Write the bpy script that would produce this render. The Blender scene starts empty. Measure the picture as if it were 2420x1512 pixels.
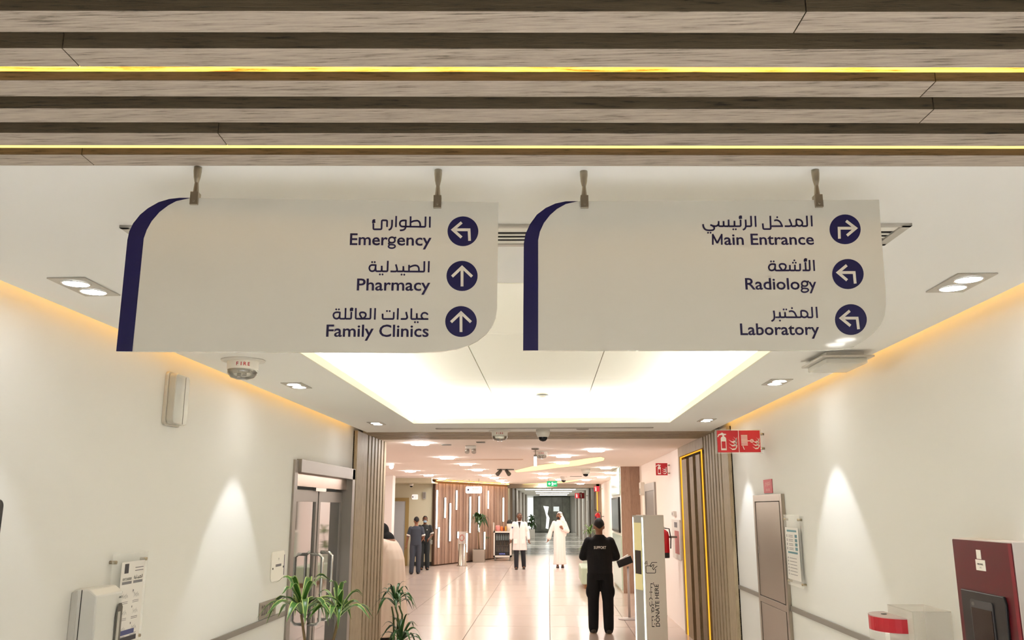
import bpy, bmesh, math, random
from math import sin, cos, tan, atan, pi, radians, sqrt
from mathutils import Vector, Matrix
random.seed(7)
SC = bpy.context.scene
COL = SC.collection
V = Vector
# ------------------------------------------------------------------ camera, world, exposure
F_PX, CAM_H = 2000.0, 1.8
PITCH, YAW = radians(12.5167), radians(2.4317)
cam = bpy.data.cameras.new('camera'); camo = bpy.data.objects.new('camera', cam); COL.objects.link(camo)
cam.sensor_fit = 'HORIZONTAL'; cam.sensor_width = 36.0; cam.lens = 36.0 * F_PX / 2420.0
cam.clip_start = .05; cam.clip_end = 200
camo.location = (0, 0, CAM_H); camo.rotation_euler = (pi / 2 + PITCH, 0, YAW)
SC.camera = camo
w = bpy.data.worlds.new('world'); SC.world = w; w.use_nodes = True
w.node_tree.nodes['Background'].inputs[0].default_value = (1, .95, .88, 1)
w.node_tree.nodes['Background'].inputs[1].default_value = 0.3
SC.view_settings.view_transform = 'Standard'; SC.view_settings.look = 'None'
SC.view_settings.gamma = 1; SC.view_settings.use_curve_mapping = False
SC.view_settings.exposure = 0.6
SC.cycles.use_denoising = True
SC.cycles.max_bounces = 12; SC.cycles.diffuse_bounces = 9; SC.cycles.glossy_bounces = 4
SC.cycles.transparent_max_bounces = 12; SC.cycles.caustics_reflective = False; SC.cycles.caustics_refractive = False
SC.cycles.sample_clamp_indirect = 6.0
# light levels (emission strengths and watts), tuned together
L_COVE, L_SLOT, L_DOWN, L_DOWNLAMP, L_LOBBY, L_BAR, L_FAR = 35.0, 5.2, 26.0, 36.0, 68.0, 7.0, 10.0

# ------------------------------------------------------------------ measuring helpers: the photograph's rays onto real planes
_F = V((-sin(YAW) * cos(PITCH), cos(YAW) * cos(PITCH), sin(PITCH))); _R = V((cos(YAW), sin(YAW), 0)); _U = _R.cross(_F)
EYE = V((0, 0, CAM_H))
def ray(px, py): return _F + _R * ((px - 1210) / F_PX) + _U * ((756 - py) / F_PX)
def onz(px, py, z=2.7): r = ray(px, py); return EYE + r * ((z - CAM_H) / r.z)
def onx(px, py, x): r = ray(px, py); return EYE + r * (x / r.x)
def ony(px, py, y): r = ray(px, py); return EYE + r * (y / r.y)
def onp(px, py, p0, n): r = ray(px, py); return EYE + r * ((p0 - EYE).dot(n) / r.dot(n))

# ------------------------------------------------------------------ materials
def lin(c):
    if isinstance(c, str):
        c = [int(c[i:i + 2], 16) / 255 for i in (0, 2, 4)]
    return tuple((x / 12.92 if x <= .04045 else ((x + .055) / 1.055) ** 2.4) for x in c) + (1,)
MATS = {}
def mat(name, col, rough=.6, metal=0, emit=0, ecol=None, bump=0, bscale=60, var=0, vscale=3, spec=.5, trans=0, alpha=1, ior=1.45):
    if name in MATS: return MATS[name]
    m = bpy.data.materials.new(name); m.use_nodes = True; nt = m.node_tree; b = nt.nodes['Principled BSDF']
    c = lin(col)
    b.inputs['Base Color'].default_value = c; b.inputs['Roughness'].default_value = rough; b.inputs['Metallic'].default_value = metal
    b.inputs['Specular IOR Level'].default_value = spec; b.inputs['IOR'].default_value = ior
    b.inputs['Transmission Weight'].default_value = trans; b.inputs['Alpha'].default_value = alpha
    if emit:
        b.inputs['Emission Color'].default_value = lin(ecol or col); b.inputs['Emission Strength'].default_value = emit
    if var:
        tc = nt.nodes.new('ShaderNodeTexCoord'); nz = nt.nodes.new('ShaderNodeTexNoise'); nz.inputs['Scale'].default_value = vscale; nz.inputs['Detail'].default_value = 5
        mx = nt.nodes.new('ShaderNodeMix'); mx.data_type = 'RGBA'
        mx.inputs[6].default_value = tuple(x * (1 - var) for x in c[:3]) + (1,); mx.inputs[7].default_value = tuple(min(1, x * (1 + var)) for x in c[:3]) + (1,)
        nt.links.new(tc.outputs['Object'], nz.inputs['Vector']); nt.links.new(nz.outputs['Fac'], mx.inputs[0]); nt.links.new(mx.outputs[2], b.inputs['Base Color'])
    if bump:
        tc = nt.nodes.new('ShaderNodeTexCoord'); nz = nt.nodes.new('ShaderNodeTexNoise'); nz.inputs['Scale'].default_value = bscale; nz.inputs['Detail'].default_value = 4
        bp = nt.nodes.new('ShaderNodeBump'); bp.inputs['Strength'].default_value = bump; bp.inputs['Distance'].default_value = .003
        nt.links.new(tc.outputs['Object'], nz.inputs['Vector']); nt.links.new(nz.outputs['Fac'], bp.inputs['Height']); nt.links.new(bp.outputs['Normal'], b.inputs['Normal'])
    MATS[name] = m; return m
def wood(name, light, dark, axis, rough=.55, grain=1.0, seed=0.0, emit=0, ecol=None):
    if name in MATS: return MATS[name]
    m = bpy.data.materials.new(name); m.use_nodes = True; nt = m.node_tree; N = nt.nodes.new; L = nt.links.new; b = nt.nodes['Principled BSDF']
    tc = N('ShaderNodeTexCoord'); mp = N('ShaderNodeMapping'); mp.inputs['Location'].default_value = (seed, seed * 1.7, seed * .6)
    sc = [9 * grain] * 3; sc['xyz'.index(axis)] = .9 * grain; mp.inputs['Scale'].default_value = sc
    oi = N('ShaderNodeObjectInfo'); ad = N('ShaderNodeVectorMath'); ad.operation = 'ADD'; ml = N('ShaderNodeMath'); ml.operation = 'MULTIPLY'; ml.inputs[1].default_value = 37
    L(oi.outputs['Random'], ml.inputs[0]); L(tc.outputs['Object'], ad.inputs[0]); L(ml.outputs[0], ad.inputs[1]); L(ad.outputs[0], mp.inputs['Vector'])
    n1 = N('ShaderNodeTexNoise'); n1.inputs['Scale'].default_value = 1.3; n1.inputs['Detail'].default_value = 9; n1.inputs['Roughness'].default_value = .68; n1.inputs['Distortion'].default_value = 1.1
    L(mp.outputs[0], n1.inputs['Vector'])
    mp2 = N('ShaderNodeMapping'); s2 = [90 * grain] * 3; s2['xyz'.index(axis)] = 5 * grain; mp2.inputs['Scale'].default_value = s2
    L(ad.outputs[0], mp2.inputs['Vector'])
    n2 = N('ShaderNodeTexNoise'); n2.inputs['Scale'].default_value = 1.6; n2.inputs['Detail'].default_value = 6; n2.inputs['Roughness'].default_value = .7
    L(mp2.outputs[0], n2.inputs['Vector'])
    ma = N('ShaderNodeMath'); ma.operation = 'MULTIPLY_ADD'; ma.inputs[1].default_value = .8; L(n2.outputs['Fac'], ma.inputs[0])
    mb_ = N('ShaderNodeMath'); mb_.operation = 'MULTIPLY'; mb_.inputs[1].default_value = .28; L(n1.outputs['Fac'], mb_.inputs[0]); L(mb_.outputs[0], ma.inputs[2])
    cr = N('ShaderNodeValToRGB'); e = cr.color_ramp.elements
    dk, lt = lin(dark), lin(light)
    e[0].position = .40; e[0].color = dk; e[1].position = .62; e[1].color = lt
    k = cr.color_ramp.elements.new(.48); k.color = tuple(dk[i] * .35 + lt[i] * .65 for i in range(3)) + (1,)
    L(ma.outputs[0], cr.inputs[0]); L(cr.outputs[0], b.inputs['Base Color'])
    bp = N('ShaderNodeBump'); bp.inputs['Strength'].default_value = .5; bp.inputs['Distance'].default_value = .002; L(ma.outputs[0], bp.inputs['Height']); L(bp.outputs[0], b.inputs['Normal'])
    b.inputs['Roughness'].default_value = rough; b.inputs['Specular IOR Level'].default_value = .35
    if emit:
        b.inputs['Emission Strength'].default_value = emit
        c2 = N('ShaderNodeValToRGB'); c2.color_ramp.elements[0].position = .42; c2.color_ramp.elements[0].color = lin('8a5408'); c2.color_ramp.elements[1].position = .60; c2.color_ramp.elements[1].color = lin(ecol)
        L(ma.outputs[0], c2.inputs[0]); L(c2.outputs[0], b.inputs['Emission Color'])
    MATS[name] = m; return m
def emis(name, col, s):
    if name in MATS: return MATS[name]
    m = bpy.data.materials.new(name); m.use_nodes = True; nt = m.node_tree; nt.nodes.clear()
    e = nt.nodes.new('ShaderNodeEmission'); o = nt.nodes.new('ShaderNodeOutputMaterial'); e.inputs[0].default_value = lin(col); e.inputs[1].default_value = s
    nt.links.new(e.outputs[0], o.inputs[0]); MATS[name] = m; return m
def glass(name, tint, rough=.03, mixf=.75):
    if name in MATS: return MATS[name]
    m = bpy.data.materials.new(name); m.use_nodes = True; nt = m.node_tree; nt.nodes.clear(); N = nt.nodes.new
    t = N('ShaderNodeBsdfTransparent'); t.inputs[0].default_value = lin(tint); g = N('ShaderNodeBsdfGlossy'); g.inputs['Roughness'].default_value = rough
    g.inputs['Color'].default_value = (.9, .9, .9, 1)
    fr = N('ShaderNodeFresnel'); fr.inputs[0].default_value = 1.5; mm = N('ShaderNodeMath'); mm.operation = 'MULTIPLY_ADD'; mm.inputs[1].default_value = 1.0; mm.inputs[2].default_value = (1 - mixf) * .5
    mx = N('ShaderNodeMixShader'); o = N('ShaderNodeOutputMaterial')
    nt.links.new(fr.outputs[0], mm.inputs[0]); nt.links.new(mm.outputs[0], mx.inputs[0]); nt.links.new(t.outputs[0], mx.inputs[1]); nt.links.new(g.outputs[0], mx.inputs[2]); nt.links.new(mx.outputs[0], o.inputs[0])
    MATS[name] = m; return m

# ------------------------------------------------------------------ mesh builder
class MB:
    def __init__(s): s.v = []; s.f = []; s.sm = []; s.mi = []; s.cm = 0
    def add(s, vs, fs, smooth=False):
        o = len(s.v); s.v += [tuple(x) for x in vs]; s.f += [tuple(i + o for i in f) for f in fs]; s.sm += [smooth] * len(fs); s.mi += [s.cm] * len(fs); return s
    def box(s, x0, x1, y0, y1, z0, z1):
        vs = [(x, y, z) for z in (z0, z1) for y in (y0, y1) for x in (x0, x1)]
        return s.add(vs, [(0, 2, 3, 1), (4, 5, 7, 6), (0, 1, 5, 4), (2, 6, 7, 3), (0, 4, 6, 2), (1, 3, 7, 5)])
    def obox(s, c, ux, uy, uz):   # oriented box: centre and half-axis vectors
        c, ux, uy, uz = V(c), V(ux), V(uy), V(uz)
        vs = [c + ux * a + uy * b + uz * d for d in (-1, 1) for b in (-1, 1) for a in (-1, 1)]
        return s.add(vs, [(0, 2, 3, 1), (4, 5, 7, 6), (0, 1, 5, 4), (2, 6, 7, 3), (0, 4, 6, 2), (1, 3, 7, 5)])
    def prism(s, pts, d, smooth=False):
        d = V(d); n = len(pts); a = [V(p) for p in pts]; b = [p + d for p in a]
        s.add(a + b, [tuple(range(n))[::-1], tuple(range(n, 2 * n))])
        o = len(s.v) - 2 * n
        for i in range(n):
            j = (i + 1) % n; s.f.append((o + i, o + j, o + n + j, o + n + i)); s.sm.append(smooth); s.mi.append(s.cm)
        return s
    def cyl(s, p0, p1, r0, r1=None, n=16, caps=True):
        r1 = r0 if r1 is None else r1; p0, p1 = V(p0), V(p1); d = (p1 - p0).normalized()
        a = d.orthogonal().normalized(); b = d.cross(a)
        vs = [p0 + (a * cos(2 * pi * i / n) + b * sin(2 * pi * i / n)) * r0 for i in range(n)] + [p1 + (a * cos(2 * pi * i / n) + b * sin(2 * pi * i / n)) * r1 for i in range(n)]
        s.add(vs, [(i, (i + 1) % n, n + (i + 1) % n, n + i) for i in range(n)], True)
        if caps: s.add(vs, [tuple(range(n))[::-1], tuple(range(n, 2 * n))])
        return s
    def lathe(s, c, prof, n=24, axis=(0, 0, 1)):   # prof: (r, h) pairs
        c = V(c); d = V(axis).normalized(); a = d.orthogonal().normalized(); b = d.cross(a); vs = []; k = len(prof)
        for r, h in prof:
            vs += [c + d * h + (a * cos(2 * pi * i / n) + b * sin(2 * pi * i / n)) * max(r, 1e-5) for i in range(n)]
        fs = [(q * n + i, q * n + (i + 1) % n, (q + 1) * n + (i + 1) % n, (q + 1) * n + i) for q in range(k - 1) for i in range(n)]
        return s.add(vs, fs, True)
    def tube(s, pts, r, n=8, caps=True):
        pts = [V(p) for p in pts]; vs = []; k = len(pts); prev = None
        rr = r if isinstance(r, (list, tuple)) else [r] * k
        for i, p in enumerate(pts):
            t = (pts[min(i + 1, k - 1)] - pts[max(i - 1, 0)]).normalized()
            if prev is None: a = t.orthogonal().normalized()
            else: a = (prev - t * prev.dot(t)).normalized()
            prev = a; b = t.cross(a)
            vs += [p + (a * cos(2 * pi * j / n) + b * sin(2 * pi * j / n)) * rr[i] for j in range(n)]
        fs = [(q * n + j, q * n + (j + 1) % n, (q + 1) * n + (j + 1) % n, (q + 1) * n + j) for q in range(k - 1) for j in range(n)]
        s.add(vs, fs, True)
        if caps: s.add(vs, [tuple(range(n))[::-1], tuple(range((k - 1) * n, k * n))])
        return s
    def ell(s, c, r, n=16, m=10):
        c = V(c); r = r if isinstance(r, (list, tuple)) else (r,) * 3; vs = []
        for i in range(m + 1):
            t = pi * i / m
            for j in range(n):
                p = 2 * pi * j / n; vs.append((c.x + r[0] * sin(t) * cos(p), c.y + r[1] * sin(t) * sin(p), c.z + r[2] * cos(t)))
        return s.add(vs, [(i * n + j, (i + 1) * n + j, (i + 1) * n + (j + 1) % n, i * n + (j + 1) % n) for i in range(m) for j in range(n)], True)
    def rings(s, rs, n=24, smooth=True, caps=True):  # rs: list of (cx,cy,z,rx,ry)
        vs = []
        for cx, cy, z, rx, ry in rs: vs += [(cx + rx * cos(2 * pi * i / n), cy + ry * sin(2 * pi * i / n), z) for i in range(n)]
        k = len(rs)
        s.add(vs, [(q * n + i, q * n + (i + 1) % n, (q + 1) * n + (i + 1) % n, (q + 1) * n + i) for q in range(k - 1) for i in range(n)], smooth)
        if caps: s.add(vs, [tuple(range(n))[::-1], tuple(range((k - 1) * n, k * n))])
        return s
    def quad(s, a, b, c, d): return s.add([a, b, c, d], [(0, 1, 2, 3)])
    def mesh(s, name, m):
        me = bpy.data.meshes.new(name); me.from_pydata(s.v, [], s.f)
        for x in (m if isinstance(m, list) else [m]): me.materials.append(x)
        me.polygons.foreach_set('use_smooth', s.sm); me.polygons.foreach_set('material_index', s.mi)
        bm = bmesh.new(); bm.from_mesh(me); bmesh.ops.remove_doubles(bm, verts=bm.verts, dist=1e-6); bmesh.ops.recalc_face_normals(bm, faces=bm.faces); bm.to_mesh(me); bm.free()
        me.update(); return me
    def build(s, name, m, parent=None, world=True, bevel=0, **kw):
        o = bpy.data.objects.new(name, s.mesh(name, m)); return place(o, parent, world, bevel, **kw)
def place(o, parent=None, world=True, bevel=0, **kw):
    COL.objects.link(o)
    if parent is not None:
        o.parent = parent
        if world:
            if parent.parent is None: o.matrix_parent_inverse = Matrix.LocRotScale(parent.location, parent.rotation_euler, None).inverted()
    if bevel:
        b = o.modifiers.new('bevel', 'BEVEL'); b.width = bevel; b.segments = 2; b.limit_method = 'ANGLE'
    for k, v in kw.items(): o[k] = v
    return o
def thing(name, loc, label, cat, group=None, rz=0):
    o = bpy.data.objects.new(name, None); COL.objects.link(o); o.location = loc; o.rotation_euler = (0, 0, rz)
    o.empty_display_size = .1; o['label'] = label; o['category'] = cat
    if group: o['group'] = group
    return o
def kids(o): return [c for c in bpy.data.objects if c.parent == o]
def dup(root, loc, label, rz=None, group=None):
    def cp(o, par):
        c = o.copy(); COL.objects.link(c)
        if par is not None: c.parent = par
        for ch in o.children: cp(ch, c)
        return c
    r = cp(root, None); r.location = loc
    if rz is not None: r.rotation_euler = (0, 0, rz)
    r['label'] = label
    if group: r['group'] = group
    return r

# ------------------------------------------------------------------ flat lettering and strokes
def catmull(pts, k=5):
    out = []; n = len(pts)
    for i in range(n - 1):
        p0, p1, p2, p3 = pts[max(i - 1, 0)], pts[i], pts[i + 1], pts[min(i + 2, n - 1)]
        for j in range(k):
            t = j / k
            out.append(tuple(.5 * (2 * p1[d] + (p2[d] - p0[d]) * t + (2 * p0[d] - 5 * p1[d] + 4 * p2[d] - p3[d]) * t * t + (3 * p1[d] - p0[d] - 3 * p2[d] + p3[d]) * t ** 3) for d in (0, 1)))
    out.append(tuple(pts[-1])); return out
def soften(pts, keep, r=18):
    """round every inner corner of a polyline with a short arc of about r units, except those sharp enough to be meant"""
    out = [pts[0]]
    for i in range(1, len(pts) - 1):
        a, b, c = V(pts[i - 1]), V(pts[i]), V(pts[i + 1]); u, v_ = a - b, c - b
        if u.length < 1e-6 or v_.length < 1e-6: continue
        q = min(r, u.length * .5, v_.length * .5)
        p1, p2 = b + u.normalized() * q, b + v_.normalized() * q
        for t in (0, .25, .5, .75, 1): out.append(tuple(p1 * (1 - t) ** 2 + b * 2 * t * (1 - t) + p2 * t * t))
    out.append(pts[-1]); return out
def ribbon(mb, pts, wd, to3):
    """a constant-width flat line; pts in drawing units, to3 maps a 2D point to the surface"""
    P = [V(p) for p in pts]; P = [p for i, p in enumerate(P) if i == 0 or (p - P[i - 1]).length > 1e-4]; n = len(P); L, R_ = [], []
    for i in range(n):
        d0 = (P[i] - P[i - 1]).normalized() if i else (P[1] - P[0]).normalized()
        d1 = (P[i + 1] - P[i]).normalized() if i < n - 1 else d0
        t = (d0 + d1); t = t.normalized() if t.length > 1e-3 else d0
        nn = V((-t.y, t.x)); s = wd / 2 / max(.5, nn.dot(V((-d0.y, d0.x))))
        L.append(P[i] + nn * s); R_.append(P[i] - nn * s)
    vs = [to3(*p) for p in L + R_]; mb.add(vs, [(i, i + 1, n + i + 1, n + i) for i in range(n - 1)])
def dot(mb, c, r, to3, n=14, ry=None):
    ry = ry or r; mb.add([to3(c[0] + r * cos(2 * pi * i / n), c[1] + ry * sin(2 * pi * i / n)) for i in range(n)], [tuple(range(n))])
_tcache = {}
def glyphs(txt, bold=0.0):
    k = (txt, bold)
    if k not in _tcache:
        cu = bpy.data.curves.new('t', 'FONT'); cu.body = txt; cu.offset = bold; cu.resolution_u = 3
        o = bpy.data.objects.new('t', cu); COL.objects.link(o); dg = bpy.context.evaluated_depsgraph_get()
        me = bpy.data.meshes.new_from_object(o.evaluated_get(dg)); vs = [v.co.copy() for v in me.vertices]; fs = [tuple(p.vertices) for p in me.polygons]
        bpy.data.objects.remove(o); bpy.data.curves.remove(cu); bpy.data.meshes.remove(me); _tcache[k] = (vs, fs)
    return _tcache[k]
def capheight():
    vs, _ = glyphs('E'); return max(v.y for v in vs)
def text(mb, txt, A, B, up, bold=0.0, fit_h=None):
    """letters from baseline point A to baseline point B; up = the vector of one capital's height"""
    vs, fs = glyphs(txt, bold)
    if not vs: return
    x0, x1 = min(v.x for v in vs), max(v.x for v in vs); ch = capheight(); A, B, up = V(A), V(B), V(up)
    mb.add([A + (B - A) * ((v.x - x0) / (x1 - x0)) + up * (v.y / ch) for v in vs], fs)
def label_text(mb, txt, c, right, up, h, bold=0, maxw=None):
    """text centred on c with natural proportions, cap height h"""
    vs, fs = glyphs(txt, bold); 
    if not vs: return
    x0, x1 = min(v.x for v in vs), max(v.x for v in vs); k = h / capheight(); wd = (x1 - x0) * k; c, right, up = V(c), V(right).normalized(), V(up).normalized()
    kx = k * (min(1, maxw / wd) if maxw else 1)
    mb.add([c + right * ((v.x - (x0 + x1) / 2) * kx) + up * (v.y * k - h / 2) for v in vs], fs)
# ================================================================== THE CORRIDOR SHELL
XL, XR, ZC = -2.31, 2.05, 2.70
M_wall = mat('wall_paint', 'dcdbd8', .75, bump=.05, bscale=250)
M_ceil = mat('ceiling_paint', 'f1f0ed', .8)
M_lobby = mat('lobby_paint', 'f8f0ea', .75)
M_lobceil = mat('lobby_ceiling_paint', 'f8efe8', .8)
M_dark = mat('dark_void', '16140f', .9)
M_grey = mat('grey_metal_trim', '8f8b84', .45, .6)
M_steel = mat('brushed_steel', 'b4aca2', .28, .95, bump=.05, bscale=300)
M_chrome = mat('chrome', 'd8d8d6', .12, 1)
M_wp = mat('white_plastic', 'dcd8d0', .4)
M_black = mat('black_plastic', '121214', .35)
M_red = mat('sign_red', 'b8202a', .45)
M_white = mat('sign_white', 'f2efe8', .5)
M_slat = wood('slat_oak', 'b0a294', '53483c', 'x', grain=1.2); M_slats = wood('slat_side_oak_shaded', '5a4d3a', '2a2319', 'x', grain=1.2, seed=3.0)  # darker side oak, with the shade between slats put into its colour
M_woodz = wood('portal_oak', 'ab9a80', '6e604b', 'z', grain=1.0)
M_woodx = wood('lintel_oak', 'a3937b', '6a5d49', 'x', grain=1.0)
M_cove = emis('cove_light', 'fffdf7', L_COVE)
M_slot = emis('wall_slot_light', 'ffbe50', L_SLOT)
M_led = emis('downlight_lamp', 'fffdf8', L_DOWN)

def struct(mb, name, m, **k): return mb.build(name, m, kind='structure', **k)

# floor: terrazzo tiles through the lobby, plain slab elsewhere
M_cfl = mat('corridor_floor_slab', 'e6e5e2', .3)
M_floor = mat('polished_floor', 'ccbdb4', .2, var=.05, vscale=1.3)
M_floorf = mat('corridor_floor', 'b4b2aa', .14, var=.05, vscale=1.3)
fl = MB(); fl.box(-9, 5, -6, 11.0, -.1, 0); fl.cm = 1
fl.box(-9, 5, 11.0, 34.0, -.1, -.004); fl.box(-9, 5, 34.0, 70, -.1, -.004)
floor = struct(fl, 'floor', [M_cfl, mat('floor_grout', '6a5648', .5)])
tile_me = {}
def tile(w_, d_, m):
    k = (round(w_, 3), round(d_, 3), m.name)
    if k not in tile_me: tile_me[k] = MB().box(0, w_, 0, d_, -.004, 0).mesh('floor_tile', m)
    return tile_me[k]
def lay(x, y, w_, d_, m):
    o = bpy.data.objects.new('floor_tile', tile(w_ - .012, d_ - .012, m)); COL.objects.link(o); o.location = (x + .006, y + .006, 0); o.parent = floor
for j in range(16):
    y = 11.0 + j * 1.44
    for i in range(8):
        x = -8.54 + i * 1.22 + (0 if i < 7 else 0)
        if x < -6.2 and y > 20: continue
        lay(x, y, 1.22, min(1.44, 34.0 - y), M_floor)
    for x in (0.0 + 1.22, 2.44):
        lay(x, y, 1.22, min(1.44, 34.0 - y), M_floor)
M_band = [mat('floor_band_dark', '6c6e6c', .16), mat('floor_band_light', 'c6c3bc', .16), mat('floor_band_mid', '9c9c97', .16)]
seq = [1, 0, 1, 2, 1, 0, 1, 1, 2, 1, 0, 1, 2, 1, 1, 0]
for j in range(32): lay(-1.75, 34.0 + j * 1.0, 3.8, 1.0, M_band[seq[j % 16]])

# side walls (built to above the ceiling so that the light slot runs up behind it)
wl = MB(); y0d, y1d, zd = 7.74, 9.9, 2.17      # opening of the glass door
wl.box(XL - .14, XL, -6, y0d, 0, 2.86); wl.box(XL - .14, XL, y1d, 11.8, 0, 2.86); wl.box(XL - .14, XL, y0d, y1d, zd, 2.86)
struct(wl, 'wall_left', M_wall)
wr = MB(); wr.box(XR, XR + .14, -6, 11.1, 0, 2.86); struct(wr, 'wall_right', M_wall)
wb = MB(); wb.box(XL - .2, XR + .2, -6.14, -6, 0, 2.86); wb.box(XL - .14, XR + .14, -6, -3.55, ZC, 2.8); struct(wb, 'wall_back', M_wall)
# ceiling board: holes for the tray, light slots at both walls, slats in front
TX0, TX1, TY0, TY1 = -1.475, 1.32, 3.35, 9.22
GAP = .10; SX0, SX1 = XL + GAP, XR - GAP; CY0 = 2.0
cb = MB(); T = .05
FE = lambda x: 2.141 + x * tan(radians(2.55))
def front(xa, xb, yb): cb.prism([(xa, FE(xa), ZC), (xb, FE(xb), ZC), (xb, yb, ZC), (xa, yb, ZC)], (0, 0, T))
front(SX0, TX0, 10.3); front(TX1, SX1, 10.3)
cb.box(TX0, TX1, TY1, 10.3, ZC, ZC + T)
DX0, DX1, DY0, DY1 = -1.394, 1.19, 2.60, 2.84
front(TX0, TX1, TY0)
# upstand of the tray and its housing
U1 = .055; B = .34; ZT = 3.0
lip = MB()
for (a, b_, c, d) in ((TX0 - .001, TX0 + .01, TY0, TY1), (TX1 - .01, TX1 + .001, TY0, TY1), (TX0 + .01, TX1 - .01, TY1 - .01, TY1 + .001), (TX0 + .01, TX1 - .01, TY0 - .001, TY0 + .01)):
    lip.box(a, b_, c, d, ZC - .001, ZC + U1)
cb.box(TX0 - B - .02, TX0 - B, TY0 - B, TY1 + B, ZC + T, ZT + .1); cb.box(TX1 + B, TX1 + B + .02, TY0 - B, TY1 + B, ZC + T, ZT + .1)
cb.box(TX0 - B, TX1 + B, TY1 + B, TY1 + B + .02, ZC + T, ZT + .1); cb.box(TX0 - B, TX1 + B, TY0 - B - .02, TY0 - B, ZC + T, ZT + .1)
cb.box(TX0 - B, TX1 + B, TY0 - B, TY1 + B, ZT + .02, ZT + .1)
# closed tops of the wall slots
cb.box(XL, SX0 + .02, CY0, 10.3, 2.86, 2.9); cb.box(SX1 - .02, XR, CY0, 10.3, 2.86, 2.9); cb.box(SX0, SX0 + .02, CY0, 10.3, ZC + T, 2.86); cb.box(SX1 - .02, SX1, CY0, 10.3, ZC + T, 2.86)
ceiling = struct(cb, 'ceiling', M_ceil)
lip.build('tray_lip', mat('tray_lip_paint', 'f6f4e4', .6), ceiling)
# raised panels of the tray with open joints
xs = [TX0 - B, -.60, .445, TX1 + B]; ys = [TY0 - B, 4.15, 5.854, 8.03, TY1 + B]
M_panel = mat('tray_panel_paint', 'ece9dd', .7)
for i in range(3):
    for j in range(4):
        p = MB().box(xs[i] + .004, xs[i + 1] - .004, ys[j] + .004, ys[j + 1] - .004, ZT, ZT + .018)
        p.build('ceiling_panel', M_panel, ceiling, bevel=.002)
# light sources of the coves
for n, b_ in (('tray', None),):
    for (a, c, d, e) in ((TX0 - .2, TX0 - .13, TY0 - .1, TY1 + .15), (TX1 + .13, TX1 + .2, TY0 - .1, TY1 + .15), (TX0 - .1, TX1 + .1, TY1 + .13, TY1 + .2), (TX0 - .1, TX1 + .1, TY0 - .2, TY0 - .13)):
        MB().box(a, c, d, e, ZC + T + .001, ZC + T + .016).build('cove_light', M_cove, ceiling, label='white LED strip hidden on the ledge of the ceiling tray')
for (a, c) in ((XL + .008, XL + .03), (XR - .03, XR - .008)):
    MB().box(a, c, 2.3, 9.8, 2.835, 2.855).build('slot_light', M_slot, ceiling, label='warm LED strip in the slot along the wall')

# ------------------------------------------------------------------ wooden slat ceiling over the viewer
ANG = radians(2.55); cs, sn = cos(ANG), sin(ANG)
def SL(x, y): return (x * cs - y * sn, x * sn + y * cs)     # slat-direction frame
def slat_box(mb, x0, x1, y0, y1, z0, z1):
    c = V((*SL((x0 + x1) / 2, (y0 + y1) / 2), (z0 + z1) / 2))
    mb.obox(c, V((cs, sn, 0)) * ((x1 - x0) / 2), V((-sn, cs, 0)) * ((y1 - y0) / 2), V((0, 0, (z1 - z0) / 2)))
bk = MB(); slat_box(bk, -2.3, 2.16, -4.0, 2.13, 2.785, 2.83)
trim = struct(bk, 'trim_1', mat('slat_backing', '2c261e', .8))
PW, SW = .1312, .0725
joints = {0: [-1.08], 1: [], 2: [1.02], 3: [-1.17], 4: [1.02], 5: [-1.02], 6: []}
slat_me = {}
Y6 = 2.139     # far edge of the last slat, in slat frame at x = 0 (photo: 2.15 at centre line)
for k in range(44):
    y1 = Y6 - k * PW; y0 = y1 - SW
    js = {0: [-1.12], 1: [-.72], 2: [-1.32, .98], 3: [-1.26, .92], 4: [-.9], 5: [.55]}.get(k, [((k * 37) % 23) / 10 - 1.1])
    seg = [-2.28] + sorted(js) + [2.13]
    for a, b_ in zip(seg[:-1], seg[1:]):
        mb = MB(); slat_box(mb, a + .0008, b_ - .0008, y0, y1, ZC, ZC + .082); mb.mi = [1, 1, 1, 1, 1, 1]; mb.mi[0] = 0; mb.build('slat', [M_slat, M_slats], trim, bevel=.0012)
# glow of the gap LEDs painted as two emissive bands on slat faces
M_gold = wood('led_glow_band', 'd79a30', '7a4a10', 'x', grain=.8, emit=1.4, ecol='ffdc66')
M_gold2 = emis('fine_led_glow', 'ffd870', 1.6)
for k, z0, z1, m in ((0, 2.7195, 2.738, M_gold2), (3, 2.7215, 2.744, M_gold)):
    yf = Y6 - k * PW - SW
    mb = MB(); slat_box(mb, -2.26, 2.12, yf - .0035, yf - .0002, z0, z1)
    mb.build('light_strip', m, trim, label='golden LED glow painted as a band on an oak slat face')
    sl = MB(); slat_box(sl, -2.26, 2.12, yf - .05, yf - .035, 2.772, 2.7845); sl.build('light_strip', M_slot, trim, label='hidden warm LED strip behind a slat')

# ------------------------------------------------------------------ portal: planks, battens, lintel slats
def portal_side(name, x, s, yA, yB, yC, nb):
    o = MB().box(*sorted((x, x + s * .012)), yA, yC, 0, ZC).build(name, mat('portal_backing', '241d14', .8), kind='structure')
    MB().box(*sorted((x, x + s * .05)), yA, yB, 0, ZC).build('plank', M_woodz, o, bevel=.003)
    p = (yC - yB) / nb
    for i in range(nb):
        MB().box(*sorted((x, x + s * .05)), yB + i * p + p * .34, yB + (i + 1) * p, 0, ZC).build('batten', M_woodz, o, bevel=.002)
    return o
portal_side('trim_2', XL, 1, 10.03, 10.62, 11.85, 6)
portal_side('trim_3', XR, -1, 9.64, 10.0, 11.08, 6)
lt = MB().box(XL, XR, 10.3, 11.45, ZC + .04, ZC + .1).build('trim_4', mat('portal_backing', '241d14', .8), kind='structure')
for i in range(5):
    y = 10.3 + i * .225; MB().box(XL + .05, XR - .05, y, y + .165, ZC - .006, ZC + .045).build('slat', M_woodx, lt, bevel=.002)

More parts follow.
